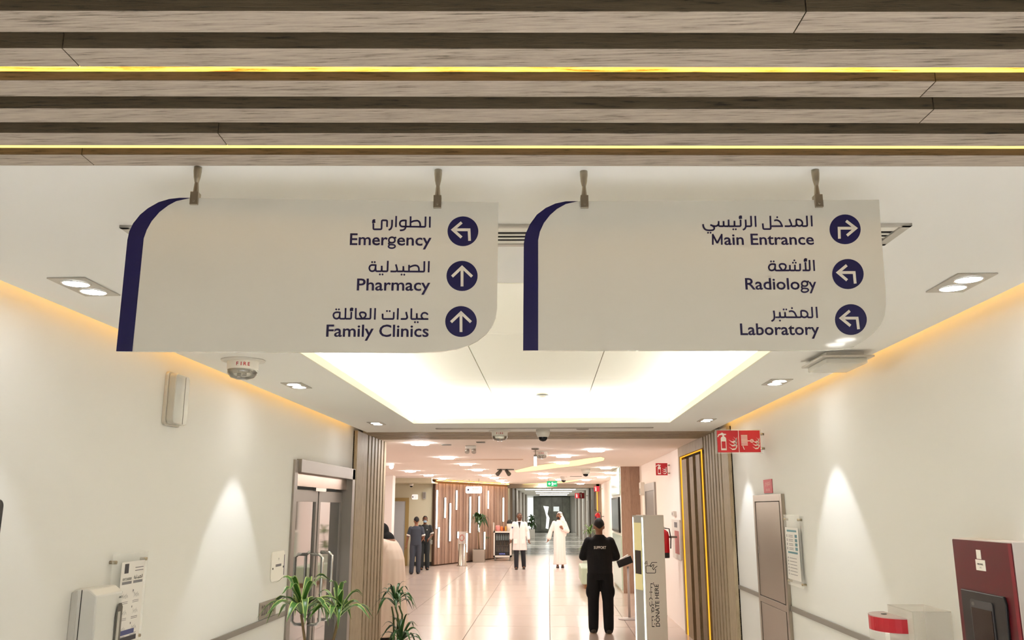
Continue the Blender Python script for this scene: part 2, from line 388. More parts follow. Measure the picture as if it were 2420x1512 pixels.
# wall rails
def rail(n, x, s, segs, z=.965):
    mb = MB()
    for a, b_ in segs: mb.box(*sorted((x, x + s * .012)), a, b_, z - .02, z + .02)
    struct(mb, n, M_grey)
rail('trim_5', XL, 1, [(-6, 7.7)], .905); rail('trim_6', XR, -1, [(-6, 7.62), (8.66, 9.64)], .97)

# ================================================================== LOBBY SHELL
W1x = XR
lob = MB()
lob.box(-9, 4, 11.45, 34.0, ZC, ZC + .1)
# keep the ceiling simple: one board; the curved coves below are proud rings
ceil2 = struct(lob, 'ceiling', M_lobceil)
# right-hand white wall past the golden niche, back to the far portal
rw = MB(); rw.box(2.02, 2.2, 13.25, 18.6, 0, ZC); rw.box(2.12, 2.3, 11.08, 13.25, 0, ZC); rw.box(2.02, 2.3, 18.6, 34.0, 0, ZC)
struct(rw, 'wall_right', M_lobby)
# left side: return beside the portal, outer wall, pier, recess
lw = MB(); lw.box(-9, XL - .14, 11.65, 11.85, 0, ZC); lw.box(-9.1, -9, 11.5, 34, 0, ZC)
struct(lw, 'wall_left', M_lobby)
pier = MB(); pier.box(-9, -4.42, 24.3, 24.7, 0, ZC); struct(pier, 'wall_pier', mat('pier_paint', 'f4eeea', .7))
M_olive = mat('recess_paint', 'd2cdb4', .75)
rc = MB(); rc.box(-4.45, -3.66, 27.9, 28.05, 0, ZC); rc.box(-4.42, -3.6, 26.4, 26.55, 2.56, ZC); rc.box(-4.42, -3.6, 26.55, 27.9, 2.56, 2.6)
struct(rc, 'wall_recess', M_olive)
# far corridor
X0f, X1f = -1.62, 1.95
fc = MB(); fc.box(-9, X0f, 33.6, 33.9, 0, ZC); fc.box(X0f - .2, X0f, 33.9, 66.2, 0, ZC); fc.box(X1f, X1f + .2, 33.9, 66.2, 0, ZC)
fc.box(X0f - .2, X1f + .2, 66.0, 66.2, 0, ZC)
struct(fc, 'wall_far', mat('far_wall_paint', 'ebe9e4', .6))
fcc = MB(); fcc.box(X0f - .2, X1f + .2, 33.9, 66.2, ZC, ZC + .1); struct(fcc, 'ceiling', mat('far_ceiling_paint', 'e2e1dc', .7))
fp = MB(); fp.box(X0f - .14, X0f + .02, 33.3, 34.1, 0, ZC); fp.box(X1f - .12, X1f + .1, 33.3, 34.1, 0, ZC); fp.box(X0f, X1f, 33.3, 34.1, 2.56, ZC)
struct(fp, 'trim_7', mat('far_portal_wood', '8f8271', .6))
# ================================================================== THE TWO HANGING SIGNS
M_sign = mat('sign_face', 'd8d4c6', .04, spec=.4)
M_navy = mat('sign_navy', '151240', .35)
M_ink = mat('sign_ink', '1a1238', .45)
M_arrow = mat('arrow_white', 'e6e0d0', .4)
M_hook = mat('satin_nickel', 'a89e8a', .28, .95)
def sign(tag_label, hA, hB, outer, navy, off, k, circles, lines, hooks, py_clamp):
    a, b_ = onz(*hA), onz(*hB); d = (b_ - a); d.z = 0; d.normalize(); n = V((d.y, -d.x, 0))   # n faces the viewer
    def P(px, py, e=0.0): return onp(px, py, a, n) + n * e
    def Z(x, y, e=0.0): return P(off[0] + x / k, off[1] + y / k, e)
    t = thing('hanging_sign', tuple((a + b_) / 2), tag_label, 'sign', 'hanging direction signs')
    mb = MB(); mb.prism([Z(*p, .004) for p in outer], -n * .010); mb.build('board', M_sign, t)
    mb = MB(); mb.prism([Z(*p, .0043) for p in navy], n * .0006); mb.build('edge_band', M_navy, t, label='dark navy band curving along the edge of the board')
    for c, r, strokes in circles:
        m1 = MB(); dot(m1, c, r[0], lambda x, y: Z(x, y, .0046), 40, r[1]); disc = m1.build('arrow_disc', M_navy, t)
        m2 = MB()
        for s_ in strokes: ribbon(m2, s_, 16, lambda x, y: Z(x, y, .0054))
        m2.build('arrow', M_arrow, disc)
    for o2, k2, w2, ar, dots, latin in lines:
        to3 = lambda x, y: P(o2[0] + x / k2, o2[1] + y / k2, .0046)
        m1 = MB()
        for s_ in ar: ribbon(m1, soften(s_, None, 24) if len(s_) < 7 else catmull(s_, 4), w2, to3)
        for c, r in dots: dot(m1, c, r, to3)
        m1.build('arabic_lettering', M_ink, t)
        m1 = MB()
        for q in latin:
            if q[0] == 's': [ribbon(m1, z, w2, to3) for z in q[1]]
            elif q[0] == 'g':
                ribbon(m1, catmull(q[1], 4), w2 * .96, to3); ribbon(m1, catmull(q[2], 4), w2 * .9, to3); ribbon(m1, q[3], w2, to3)
            else:
                _, s_, xa, ya, xb, yb, cap = q[:7]
                A, B_ = to3(xa, ya), to3(xb, yb); text(m1, s_, A, B_, V((0, 0, (to3(xa, ya - cap) - A).z)), q[7] if len(q) > 7 else .014)
        m1.build('latin_lettering', M_ink, t)
    for (tx, ty, cx, cy) in hooks:     # ceiling gripper, cable, clamp on the board
        top = onz(tx, ty, ZC); c0 = P(cx, cy); hk = MB()
        bot = V((c0.x, c0.y, c0.z)); top = V((bot.x, bot.y, ZC)); h = top.z - bot.z
        hk.lathe(top, [(.0001, 0), (.0105, 0), (.0105, -.012), (.0088, -.03), (.0052, -.046), (.003, -.052), (.0001, -.052)], 16); hook = hk.build('cable_gripper', M_hook, t)
        q = MB(); q.lathe(bot, [(.0001, .07), (.004, .068), (.0075, .03), (.0082, .022), (.0001, .022)], 16); q.cyl(bot + V((0, 0, .066)), top - V((0, 0, .05)), .0018, n=8)
        q.obox(bot + V((0, 0, .006)) , d * .0105, n * .012, V((0, 0, .018))); q.cyl(bot - n * -.0115 + V((0, 0, -.002)), bot + n * .0145 + V((0, 0, -.002)), .0032, n=10)
        q.build('panel_clamp', M_hook, t, bevel=.0012)
    return t
# --- left board
o1 = [(88, 1115), (152, 480), (163, 430), (185, 385), (225, 335), (270, 298), (330, 264), (390, 246), (450, 239), (560, 239), (2270, 264), (2262, 870), (2255, 920), (2235, 970), (2200, 1015), (2150, 1055), (2100, 1080), (2030, 1103), (1950, 1116), (1800, 1121)]
n1 = [(88, 1115), (152, 480), (163, 430), (185, 385), (225, 335), (270, 298), (330, 264), (390, 246), (450, 239), (515, 239), (430, 258), (385, 282), (335, 320), (290, 372), (262, 422), (245, 470), (180, 1116)]
def up(cx, cy): return [[(cx, cy + 60), (cx, cy - 50)], [(cx - 57, cy + 4), (cx, cy - 50), (cx + 57, cy + 4)]]
def lf(cx, cy, t=0): return [[(cx + 38 + t, cy + 55), (cx + 35, cy - 8), (cx - 55, cy - 8)], [(cx - 7, cy - 50), (cx - 57, cy - 8), (cx - 8 + t, cy + 36)]]
def rt(cx, cy): return [[(cx - 33, cy + 54), (cx - 35, cy - 6), (cx + 58, cy - 6)], [(cx + 5, cy - 48), (cx + 60, cy - 6), (cx + 10, cy + 36)]]
EM = [[(2215, 112), (2212, 338)], [(2127, 112), (2122, 322), (1700, 316), (1640, 316)], [(1725, 178), (1723, 330), (1700, 372), (1660, 390), (1603, 394)],
      [(1728, 192), (1665, 192), (1620, 210), (1602, 250), (1612, 292), (1640, 313), (1690, 318)], [(1822, 108), (1818, 318)], [(1832, 226), (1880, 205), (1930, 198), (1965, 198), (2000, 222), (2015, 262), (2018, 318)],
      [(1528, 100), (1522, 328)], [(1445, 178), (1440, 300), (1428, 345), (1405, 373), (1372, 384)], [(1340, 325), (1343, 190), (1234, 188), (1228, 372), (1062, 372), (1062, 252)],
      [(1100, 192), (1080, 182), (1058, 190), (1055, 212), (1078, 222)], [(1036, 234), (1104, 220)]]
PH = [[(2195, 155), (2188, 385)], [(2103, 158), (2098, 370), (1720, 368), (1676, 366), (1673, 258)], [(1673, 310), (1671, 366), (1545, 366)], [(1520, 222), (1530, 260), (1543, 310), (1545, 345), (1528, 362), (1500, 368), (1410, 366)],
      [(1790, 232), (1788, 365)], [(1800, 280), (1860, 254), (1915, 244), (1960, 256), (1986, 290), (1991, 330), (1992, 366)], [(1358, 150), (1350, 364), (1234, 364), (1232, 250)], [(1232, 310), (1230, 364), (1112, 362), (1108, 300)],
      [(1110, 222), (1105, 300), (1085, 345), (1040, 362), (1000, 348), (980, 305), (990, 262), (1020, 238), (1060, 236), (1110, 236)]]
FC = [[(2172, 300), (2150, 272), (2108, 258), (2065, 272), (2042, 315), (2050, 355), (2080, 382)], [(2182, 386), (1990, 385), (1949, 385), (1947, 270)], [(1947, 330), (1945, 386), (1833, 386), (1838, 168)], [(1730, 240), (1738, 285), (1750, 330), (1748, 362), (1725, 382), (1690, 385), (1620, 385)],
      [(1565, 165), (1556, 398)], [(1480, 243), (1475, 384), (1252, 384), (1250, 276)], [(1100, 162), (1090, 398)], [(1008, 162), (1002, 380), (702, 380), (706, 160)],
      [(838, 378), (812, 342), (788, 298), (792, 265), (820, 250), (870, 252), (905, 278), (905, 320), (880, 355), (838, 380)],
      [(650, 185), (630, 168), (605, 172), (598, 195), (615, 203)], [(583, 210), (652, 204)], [(614, 240), (608, 380), (490, 380), (497, 160)], [(492, 320), (490, 380), (378, 380), (374, 320)],
      [(380, 238), (375, 320), (355, 362), (310, 380), (268, 362), (248, 315), (262, 270), (300, 250), (340, 248), (380, 250)]]
lines1 = [((760, 500), 8.643, 36, EM, [], [('t', 'Emer', 580, 688, 1352, 694, 230), ('t', 'ency', 1543, 696, 2245, 702, 230),
           ('g', [(1440, 648), (1390, 632), (1378, 590), (1395, 550), (1440, 533), (1485, 550), (1502, 592), (1485, 632), (1440, 648)],
            [(1402, 632), (1376, 660), (1390, 682), (1440, 684), (1490, 694), (1506, 722), (1480, 748), (1435, 756), (1388, 746), (1370, 720), (1392, 690)], [(1480, 560), (1500, 545), (1530, 538)])]),
          ((760, 600), 8.643, 36, PH, [((1637, 430), 20), ((1692, 432), 20), ((1037, 177), 20), ((1090, 177), 20), ((1195, 427), 20), ((1249, 427), 20)], [('t', 'Pharmacy', 722, 750, 2220, 757, 235)]),
          ((760, 710), 8.643, 36, FC, [((1910, 450), 20), ((1967, 450), 20), ((1340, 223), 20), ((1395, 225), 20), ((305, 189), 20), ((360, 189), 20)], [('t', 'Family Clinics', 97, 742, 2188, 745, 238)])]
sign('white hanging sign reading Emergency, Pharmacy and Family Clinics with a navy edge', (466, 395), (1038, 402), o1, n1, (240, 370), 2.42,
     [((2067, 430), (88, 85), lf(2067, 430)), ((2062, 685), (89, 86), up(2062, 685)), ((2056, 945), (90, 88), up(2056, 945))], lines1, [(466, 395, 461, 476), (1038, 402, 1034, 484)], 0)
# --- right board
o2 = [(136, 1110), (140, 500), (150, 445), (175, 390), (215, 335), (265, 297), (320, 272), (380, 259), (450, 258), (2168, 249), (2178, 400), (2190, 560), (2205, 760), (2208, 850), (2200, 910), (2180, 960), (2140, 1010), (2090, 1050), (2030, 1085), (1960, 1103), (1850, 1109)]
n2 = [(136, 1110), (140, 500), (150, 445), (175, 390), (215, 335), (265, 297), (320, 272), (380, 259), (450, 258), (380, 274), (330, 302), (290, 337), (255, 382), (232, 432), (222, 480), (222, 1110)]
ME = [[(2228, 85), (2238, 292)], [(2140, 88), (2150, 285), (2060, 288), (2046, 250)], [(1936, 160), (1990, 162), (2035, 182), (2058, 225), (2045, 265), (2005, 284), (1962, 270), (1944, 230), (1940, 158)], [(1944, 240), (1935, 288), (1850, 288)],
      [(1808, 152), (1826, 200), (1845, 245), (1845, 272), (1820, 286), (1780, 289), (1720, 288)], [(1520, 182), (1560, 170), (1605, 182), (1638, 212), (1655, 250), (1672, 286)], [(1688, 288), (1470, 288)],
      [(1445, 90), (1456, 343), (1312, 343), (1303, 235)], [(1160, 92), (1170, 300)], [(1078, 92), (1086, 288), (985, 290)], [(975, 162), (981, 260), (978, 310), (960, 340), (925, 358)],
      [(880, 162), (884, 288), (766, 290), (764, 185)], [(766, 250), (764, 290), (655, 290), (652, 162)], [(655, 250), (652, 290), (560, 288), (557, 190)], [(560, 250), (557, 290), (465, 288), (463, 190)],
      [(466, 230), (450, 272), (410, 290), (360, 284), (305, 262)], [(350, 284), (376, 308), (378, 335), (360, 358), (320, 366), (250, 364), (205, 345), (175, 300), (168, 248)],
      [(905, 110), (885, 98), (865, 104), (860, 125), (880, 130)], [(848, 138), (910, 128)]]
RA = [[(1372, 115), (1384, 312)], [(1297, 115), (1305, 302), (1175, 302)], [(1225, 155), (1232, 300)], [(1252, 112), (1235, 97), (1215, 103), (1208, 122), (1228, 128)], [(1195, 136), (1255, 126)],
      [(1130, 180), (1132, 303), (1040, 303), (1038, 200)], [(1040, 260), (1040, 303), (950, 303), (948, 205)], [(950, 262), (946, 303), (690, 303), (684, 260)],
      [(815, 302), (790, 270), (765, 232), (768, 202), (795, 186), (845, 190), (874, 215), (874, 255), (852, 288), (820, 302)],
      [(684, 183), (685, 240), (668, 285), (625, 303), (588, 288), (573, 248), (588, 210), (618, 192), (650, 190), (684, 192)]]
LA = [[(1420, 950), (1435, 1150)], [(1340, 952), (1352, 1140), (1270, 1140), (1262, 1105)], [(1145, 1022), (1200, 1022), (1245, 1042), (1266, 1085), (1248, 1125), (1205, 1140), (1165, 1125), (1150, 1090), (1148, 1020)], [(1152, 1100), (1146, 1138), (868, 1138), (862, 1045)],
      [(932, 1036), (970, 1024), (1015, 1036), (1042, 1070), (1055, 1105), (1073, 1136)], [(864, 1100), (860, 1138), (776, 1138), (768, 1045)], [(775, 1100), (772, 1138), (690, 1138)], [(662, 1020), (672, 1090), (674, 1150), (660, 1185), (620, 1208)]]
lines2 = [((1640, 500), 8.067, 33, ME, [((1578, 117), 18), ((742, 347), 18), ((790, 347), 18), ((262, 412), 18), ((310, 412), 18)], [('s', [[(352, 642), (352, 436)], [(347, 440), (438, 612)], [(436, 612), (527, 440)], [(521, 436), (524, 642)]]), ('t', 'ain Entrance', 572, 641, 2282, 637, 206)]),
          ((1740, 600), 7.56, 31, RA, [((1028, 123), 17), ((1003, 165), 17), ((1053, 165), 17), ((612, 142), 17), ((660, 142), 17)], [('t', 'Radiolo', 158, 640, 1128, 640, 198), ('t', 'y', 1290, 640, 1428, 640, 198),
            ('g', [(1212, 586), (1172, 572), (1160, 540), (1175, 508), (1212, 495), (1250, 508), (1263, 540), (1250, 572), (1212, 586)],
             [(1180, 572), (1160, 598), (1172, 620), (1215, 622), (1262, 630), (1278, 655), (1255, 680), (1212, 690), (1170, 682), (1155, 655), (1178, 626)], [(1248, 518), (1265, 503), (1288, 498)])]),
          ((1740, 600), 7.56, 31, LA, [((986, 975), 17), ((838, 998), 17), ((884, 998), 17), ((772, 1197), 17)], [('t', 'Laboratory', 68, 1452, 1480, 1448, 200)])]
sign('white hanging sign reading Main Entrance, Radiology and Laboratory with a navy edge', (1378, 405), (1929, 402), o2, n2, (1180, 370), 2.42,
     [((1974, 419), (89, 85), rt(1974, 419)), ((1990, 674), (90, 86), lf(1990, 674, 3)), ((2007, 934), (91, 88), lf(2007, 934, 5))], lines2, [(1378, 405, 1381, 484), (1929, 402, 1933, 482)], 0)
# ================================================================== CORRIDOR FITTINGS
def downlight(x, y, label, lit=True):
    t = thing('downlight', (x, y, ZC), label, 'ceiling light', 'double square downlights in the corridor ceiling')
    f = MB(); f.box(x - .078, x + .078, y - .145, y + .145, ZC - .006, ZC - .0005); f.build('frame', M_grey_l, t, bevel=.0015)
    for s in (-1, 1):
        r = MB(); r.lathe((x, y + s * .068, ZC - .0065), [(.058, -.001), (.056, -.004), (.052, -.004), (.05, .0)], 28); r.build('lamp_ring', M_chrome, t)
        d = MB(); d.lathe((x, y + s * .068, ZC - .008), [(.0001, 0), (.05, 0), (.05, .001)], 28); d.build('lamp', M_led, t)
    return t
M_grey_l = mat('downlight_frame', 'bdb8b0', .35, .5)
spots = [(-1.92, 3.33, 'square double downlight next to the navy end of the Emergency sign'), (-1.885, 6.24, 'square double downlight beside the fire alarm strobe and white tray'), (-1.865, 9.17, 'small double downlight before the slatted portal, on the glass door side'),
         (1.69, 3.42, 'square double downlight past the Main Entrance sign'), (1.675, 6.215, 'square double downlight over the steel cabinet wall, beyond the hanging sign'), (1.66, 8.96, 'small double downlight before the slatted portal, by the red fire signs')]
for x, y, l in spots:
    downlight(x, y, l)
    ld = bpy.data.lights.new('downlight_beam', 'SPOT'); ld.energy = L_DOWNLAMP * (.3 if y < 5 else 1); ld.spot_size = radians(66); ld.spot_blend = .22; ld.shadow_soft_size = .03; ld.color = (.93, .96, 1)
    lo = bpy.data.objects.new('downlight_beam', ld); COL.objects.link(lo); lo.location = (x, y, ZC - .02)

# unseen downlights above and behind the viewer; first mirrored in a sign, others added as fill: they light the faces of the signs and the slats (off the floor)
for x, y, wv in ((1.76, -.22, 16), (0, -.7, 55), (-.5, -2.0, 30), (.6, -2.0, 30)):
    t = thing('downlight', (x, y, ZC), 'unseen fill downlight in the slat ceiling behind the viewer', 'ceiling light', 'unseen fill downlights in the slat ceiling')
    f = MB(); f.box(x - .08, x + .08, y - .15, y + .15, ZC - .006, ZC - .0005); f.build('frame', M_grey_l, t, bevel=.0015)
    for s in (-1, 1):
        d = MB(); d.lathe((x, y + s * .068, ZC - .008), [(.0001, 0), (.05, 0), (.05, .001)], 28); d.build('lamp', M_led, t)
    ld = bpy.data.lights.new('downlight_beam', 'AREA'); ld.shape = 'DISK'; ld.size = .12; ld.energy = wv; ld.color = (.97, .98, 1); ld.spread = radians(88)
    lo = bpy.data.objects.new('downlight_beam', ld); COL.objects.link(lo); lo.location = (x, y, ZC - .02)
# ---- slot air diffuser in the ceiling behind the signs
def dfr(cx, cy, L, ang, ys, w_, label, name='air_diffuser', slots=3):
    t = thing(name, (cx, cy, ZC), label, 'air vent', rz=0); ca, sa = cos(ang), sin(ang)
    def ob(mb, u0, u1, v0, v1, z0, z1):
        c = V((cx + (u0 + u1) / 2 * ca - (v0 + v1) / 2 * sa, cy + (u0 + u1) / 2 * sa + (v0 + v1) / 2 * ca, (z0 + z1) / 2))
        mb.obox(c, V((ca, sa, 0)) * (u1 - u0) / 2, V((-sa, ca, 0)) * (v1 - v0) / 2, V((0, 0, (z1 - z0) / 2)))
    b = MB(); ob(b, -L / 2 + .01, L / 2 - .01, -w_ / 2 + .01, w_ / 2 - .01, ZC - .0015, ZC - .0003); b.build('backing', M_dark, t)
    f = MB(); ob(f, -L / 2, L / 2, -w_ / 2, -w_ / 2 + .016, ZC - .009, ZC - .0002); ob(f, -L / 2, L / 2, w_ / 2 - .02, w_ / 2, ZC - .009, ZC - .0002)
    for s in (-1, 1): ob(f, *sorted((s * L / 2, s * (L / 2 - .03))), -w_ / 2, w_ / 2, ZC - .009, ZC - .0002)
    f.build('frame', M_grey_l, t)
    for v0, v1 in ys:
        q = MB(); ob(q, -L / 2 + .03, L / 2 - .03, v0, v1, ZC - .0032, ZC - .0016); q.build('slat', mat('diffuser_white', 'f1ede4', .5), t)
    return t
dfr(-.107, 2.722, 2.575, radians(2.0), [(-.082, -.036), (-.011, .004), (.027, .041), (.063, .090)], .215, 'long slot air diffuser in the white ceiling behind the hanging signs')
dfr(-.05, 9.80, 2.5, radians(-1.2), [(-.02, -.006)], .085, 'thin slot air diffuser just before the slatted lintel')
# ---- fire alarm strobes
def strobe(x, y, label, k=1.0):
    t = thing('fire_alarm_strobe', (x, y, ZC), label, 'fire alarm')
    MB().lathe((x, y, ZC), [(.0001, -.012), (.115, -.012), (.132, -.008), (.135, -.0005), (.0001, -.0005)], 36).build('mounting_plate', M_wp, t)
    MB().lathe((x, y, ZC), [(.096, -.012), (.094, -.06), (.09, -.064), (.0001, -.064)], 36).build('body', mat('alarm_body', 'e9e4da', .4), t)
    MB().lathe((x, y, ZC), [(.091, -.0645), (.09, -.085), (.07, -.11), (.03, -.122), (.0001, -.123)], 32).build('lens', glass('clear_lens', 'f4f4f0', .05, .7), t)
    m = MB(); m.box(x - .05, x + .05, y - .03, y + .03, ZC - .085, ZC - .066); m.cyl((x - .02, y, ZC - .085), (x - .02, y, ZC - .11), .014, n=12); m.box(x + .012, x + .035, y - .04, y - .02, ZC - .105, ZC - .085)
    m.build('reflector', mat('strobe_reflector', 'cfccc4', .15, .8), t)
    tx = MB(); d = V((0 - x, 0 - y, 0)).normalized(); r = V((-d.y, d.x, 0)) * 1.0
    for ch, a in zip('FIRE', (-.36, -.12, .12, .36)):
        rr = (d * cos(a) + r * sin(a)).normalized(); label_text(tx, ch, V((x, y, ZC - .036)) + rr * .0962, V((-rr.y, rr.x, 0)), (0, 0, 1), .021, .02)
    tx.build('lettering', M_red, t); return t
p1 = onz(575, 851); strobe(p1.x, p1.y, 'ceiling fire alarm strobe marked FIRE under the Emergency sign')
p2 = onz(1181, 1018); strobe(p2.x, p2.y, 'fire alarm strobe just before the slatted lintel, near the dome camera')
# ---- dome cameras
def dome_camera(x, y, z, r, label):
    t = thing('dome_camera', (x, y, z), label, 'security camera')
    MB().lathe((x, y, z), [(.0001, -.0005), (r, -.0005), (r, -r * .55), (r * .8, -r * 1.05), (r * .66, -r * 1.08), (.0001, -r * 1.08)], 28).build('housing', M_wp, t)
    MB().lathe((x, y, z - r * 1.08), [(r * .66, 0), (r * .62, -r * .28), (r * .4, -r * .52), (.0001, -r * .62)], 24).build('dome', mat('camera_dome', '101418', .1), t)
    return t
p3 = onz(1283, 1015); dome_camera(p3.x, p3.y, ZC, .082, 'dome camera on the corridor ceiling at the lintel middle')
t = thing('ceiling_sensor', (.44, 9.9, ZC), 'tiny grey sensor at the lintel, beside the dome camera', 'sensor'); p = onz(1377, 1013)
MB().lathe((p.x, p.y, ZC), [(.0001, -.0005), (.075, -.0005), (.07, -.008), (.03, -.012), (.0001, -.012)], 20).build('body', M_grey, t)
p = onz(1282, 936, 3.0); t = thing('smoke_detector', (p.x, 9.1, 3.0), 'small round smoke detector inside the bright ceiling tray', 'smoke detector')
MB().lathe((p.x, 9.1, 3.0), [(.0001, -.0005), (.07, -.0005), (.07, -.014), (.055, -.04), (.0001, -.044)], 24).build('body', M_wp, t)
MB().lathe((p.x, 9.1, 3.0), [(.071, -.012), (.0715, -.016), (.066, -.02)], 24).build('vent_ring', M_black, t)
# ---- emergency luminaire on the wall (translucent cover, grey modules inside)
def rbox(x0, x1, y0, y1, z0, z1, r, axis='x', n=6):
    """box with corners rounded in the plane across `axis`"""
    mb = MB(); a0, a1, b0, b1 = (y0, y1, z0, z1) if axis == 'x' else ((x0, x1, z0, z1) if axis == 'y' else (x0, x1, y0, y1)); pts = []
    for cx, cy, s in ((a1 - r, b1 - r, 0), (a0 + r, b1 - r, 1), (a0 + r, b0 + r, 2), (a1 - r, b0 + r, 3)):
        for i in range(n + 1): t_ = pi / 2 * (s + i / n); pts.append((cx + r * cos(t_), cy + r * sin(t_)))
    if axis == 'x': mb.prism([(x0, a, b) for a, b in pts], (x1 - x0, 0, 0))
    elif axis == 'y': mb.prism([(a, y0, b) for a, b in pts], (0, y1 - y0, 0))
    else: mb.prism([(a, b, z0) for a, b in pts], (0, 0, z1 - z0))
    return mb
t = thing('emergency_light', (XL, 5.1, 2.45), 'white emergency light box high on the wall beside the fire alarm strobe', 'emergency light')
rbox(XL, XL + .02, 4.975, 5.20, 2.285, 2.61, .03).build('base', mat('lamp_base', 'b9b4aa', .5), t, bevel=.003)
rbox(XL + .02, XL + .065, 4.985, 5.19, 2.295, 2.60, .03).build('cover', mat('frosted_cover', 'e6e4dc', .25, alpha=.55), t, bevel=.006)
for z, h, w_ in ((2.53, .06, .08), (2.45, .035, .09), (2.355, .06, .1)):
    MB().box(XL + .02, XL + .05, 5.0, 5.0 + w_, z - h / 2, z + h / 2).build('module', mat('grey_module', '8d8d88', .5), t)
MB().box(XL + .0655, XL + .0675, 5.12, 5.127, 2.30, 2.59).build('seam', M_grey, t)
# ---- ceiling mounted exit light housing behind the lower corner of the sign
t = thing('exit_light_housing', (1.74, 5.1, ZC), 'clear and white box fitting on the ceiling under the Laboratory corner', 'emergency light')
MB().box(1.64, 1.86, 4.98, 5.30, ZC - .03, ZC - .0005).build('base', M_wp, t, bevel=.004)
MB().box(1.60, 1.90, 4.93, 5.35, ZC - .042, ZC - .0305).build('flange', M_grey_l, t, bevel=.002)
MB().box(1.63, 1.87, 4.96, 5.32, ZC - .075, ZC - .0425).build('cover', mat('frosted_cover', 'e6e4dc', .25, alpha=.55), t, bevel=.006)
# ---- black wall display at the picture edge
t = thing('wall_display', (XL, 3.2, 1.5), 'black rounded wall display cut by the picture edge', 'display')
rbox(XL + .03, XL + .07, 2.75, 3.475, 1.30, 1.835, .03).build('casing', M_black, t, bevel=.005)
MB().box(XL, XL + .03, 2.95, 3.25, 1.4, 1.7).build('wall_bracket', M_grey, t)
MB().box(XL + .07, XL + .0715, 2.78, 3.44, 1.34, 1.8).build('screen', mat('dead_screen', '050506', .12), t)
# ---- sanitiser dispenser
t = thing('soap_dispenser', (XL, 4.2, 1.2), 'white soap dispenser on the wall in front of the hand hygiene notice', 'soap dispenser')
prof = [(XL, 1.02), (XL, 1.40), (XL + .02, 1.415), (XL + .085, 1.415), (XL + .125, 1.385), (XL + .135, 1.02)]
MB().prism([(x, 4.19, z) for x, z in prof], (0, .26, 0)).build('housing', mat('dispenser_white', 'cfcfcc', .3), t, bevel=.008)
MB().prism([(x, 4.185, z) for x, z in [(XL - 0 + .001, 1.02), (XL + .001, 1.40), (XL + .03, 1.412), (XL + .038, 1.02)]], (0, .27, 0)).build('back_plate', mat('dispenser_back', 'bdbcb8', .4), t, bevel=.003)
MB().box(XL + .048, XL + .052, 4.1885, 4.1895, 1.03, 1.412).build('seam', M_black, t)
wn = MB(); wn.prism([(XL + .134, y, z) for y, z in [(4.375, 1.04), (4.375, 1.27), (4.385, 1.31), (4.40, 1.33), (4.42, 1.33), (4.435, 1.31), (4.435, 1.04)]], (.004, 0, 0)); wn.build('window', mat('dispenser_window', '55524c', .2), t)
MB().box(XL + .1385, XL + .141, 4.385, 4.41, 1.05, 1.29).build('refill_bag', mat('refill_bag', 'a8a6a0', .3), t)
tx = MB(); label_text(tx, 'AMIOS', (XL + .1375, 4.405, 1.36), (0, 1, 0), (0, 0, 1), .010, .02, maxw=.04); tx.build('lettering', M_black, t)
# ---- acrylic notices on stand-offs
M_acry = mat('clear_acrylic', 'f2f4f2', .06, alpha=.22)
M_paper = mat('notice_paper', 'dedad6', .6)
def standoff(t, p, d): 
    p, d = V(p), V(d); MB().cyl(p, p + d * .038, .0095, n=14).build('standoff', M_hook, t, bevel=.001)
def notice(x, s, y0, y1, z0, z1, label, paper, cat='notice', so=(1, 1, 1, 1), near=.0):
    t = thing('acrylic_notice', (x, (y0 + y1) / 2, z0), label, cat)
    xa = x + s * .026
    MB().box(*sorted((xa, xa + s * .004)), y0, y1, z0, z1).build('acrylic_sheet', M_acry, t, bevel=.001)
    pp = MB().box(*sorted((xa + s * .0042, xa + s * .0052)), *paper).build('printed_sheet', M_paper, t)
    i = 0
    for y in (y0 + .028, y1 - .028):
        for z in (z0 + .03, z1 - .04):
            if so[i]: standoff(t, (x, y, z), (s, 0, 0))
            i += 1
    return t, pp, xa + s * .0056
t, pp, xf = notice(XL, 1, 4.50, 4.90, 1.08, 1.56, 'acrylic hand hygiene notice behind the white soap dispenser', (4.60, 4.865, 1.09, 1.515))
m = MB(); m.box(xf, xf + .0006, 4.635, 4.68, 1.455, 1.505); m.build('logo_block', mat('notice_black', '26242a', .5), t)
m = MB(); label_text(m, 'HOW TO HANDRUB?', (xf, 4.672, 1.425), (0, 1, 0), (0, 0, 1), .012, .03, maxw=.1); m.build('lettering', M_black, t)
def ar_line(mb, pts_list, dots, c, right, up, h, off=(0, 0), s=1.0, wd=32):
    """Arabic strokes reused as a small line of writing centred on c with total width set by h (unit scale)"""
    c, right, up = V(c), V(right).normalized(), V(up).normalized(); to3 = lambda x, y: c + right * ((x - off[0]) * s) + up * ((off[1] - y) * s)
    for q in pts_list: ribbon(mb, soften(q, None, 24) if len(q) < 7 else catmull(q, 3), wd, to3)
    for q, r in dots: dot(mb, q, r, to3, 8)
m = MB(); ar_line(m, PH, lines1[1][4], (xf, 4.80, 1.428), (0, 1, 0), (0, 0, 1), 0, (1600, 300), .00008, 48); m.build('arabic_lettering', M_black, t)
m = MB(); m.box(xf, xf + .0006, 4.62, 4.725, 1.398, 1.412); m.box(xf, xf + .0006, 4.745, 4.85, 1.398, 1.412)
for k in range(2): m.box(xf, xf + .0006, 4.755, 4.85, 1.478 - k * .016, 1.482 - k * .016)
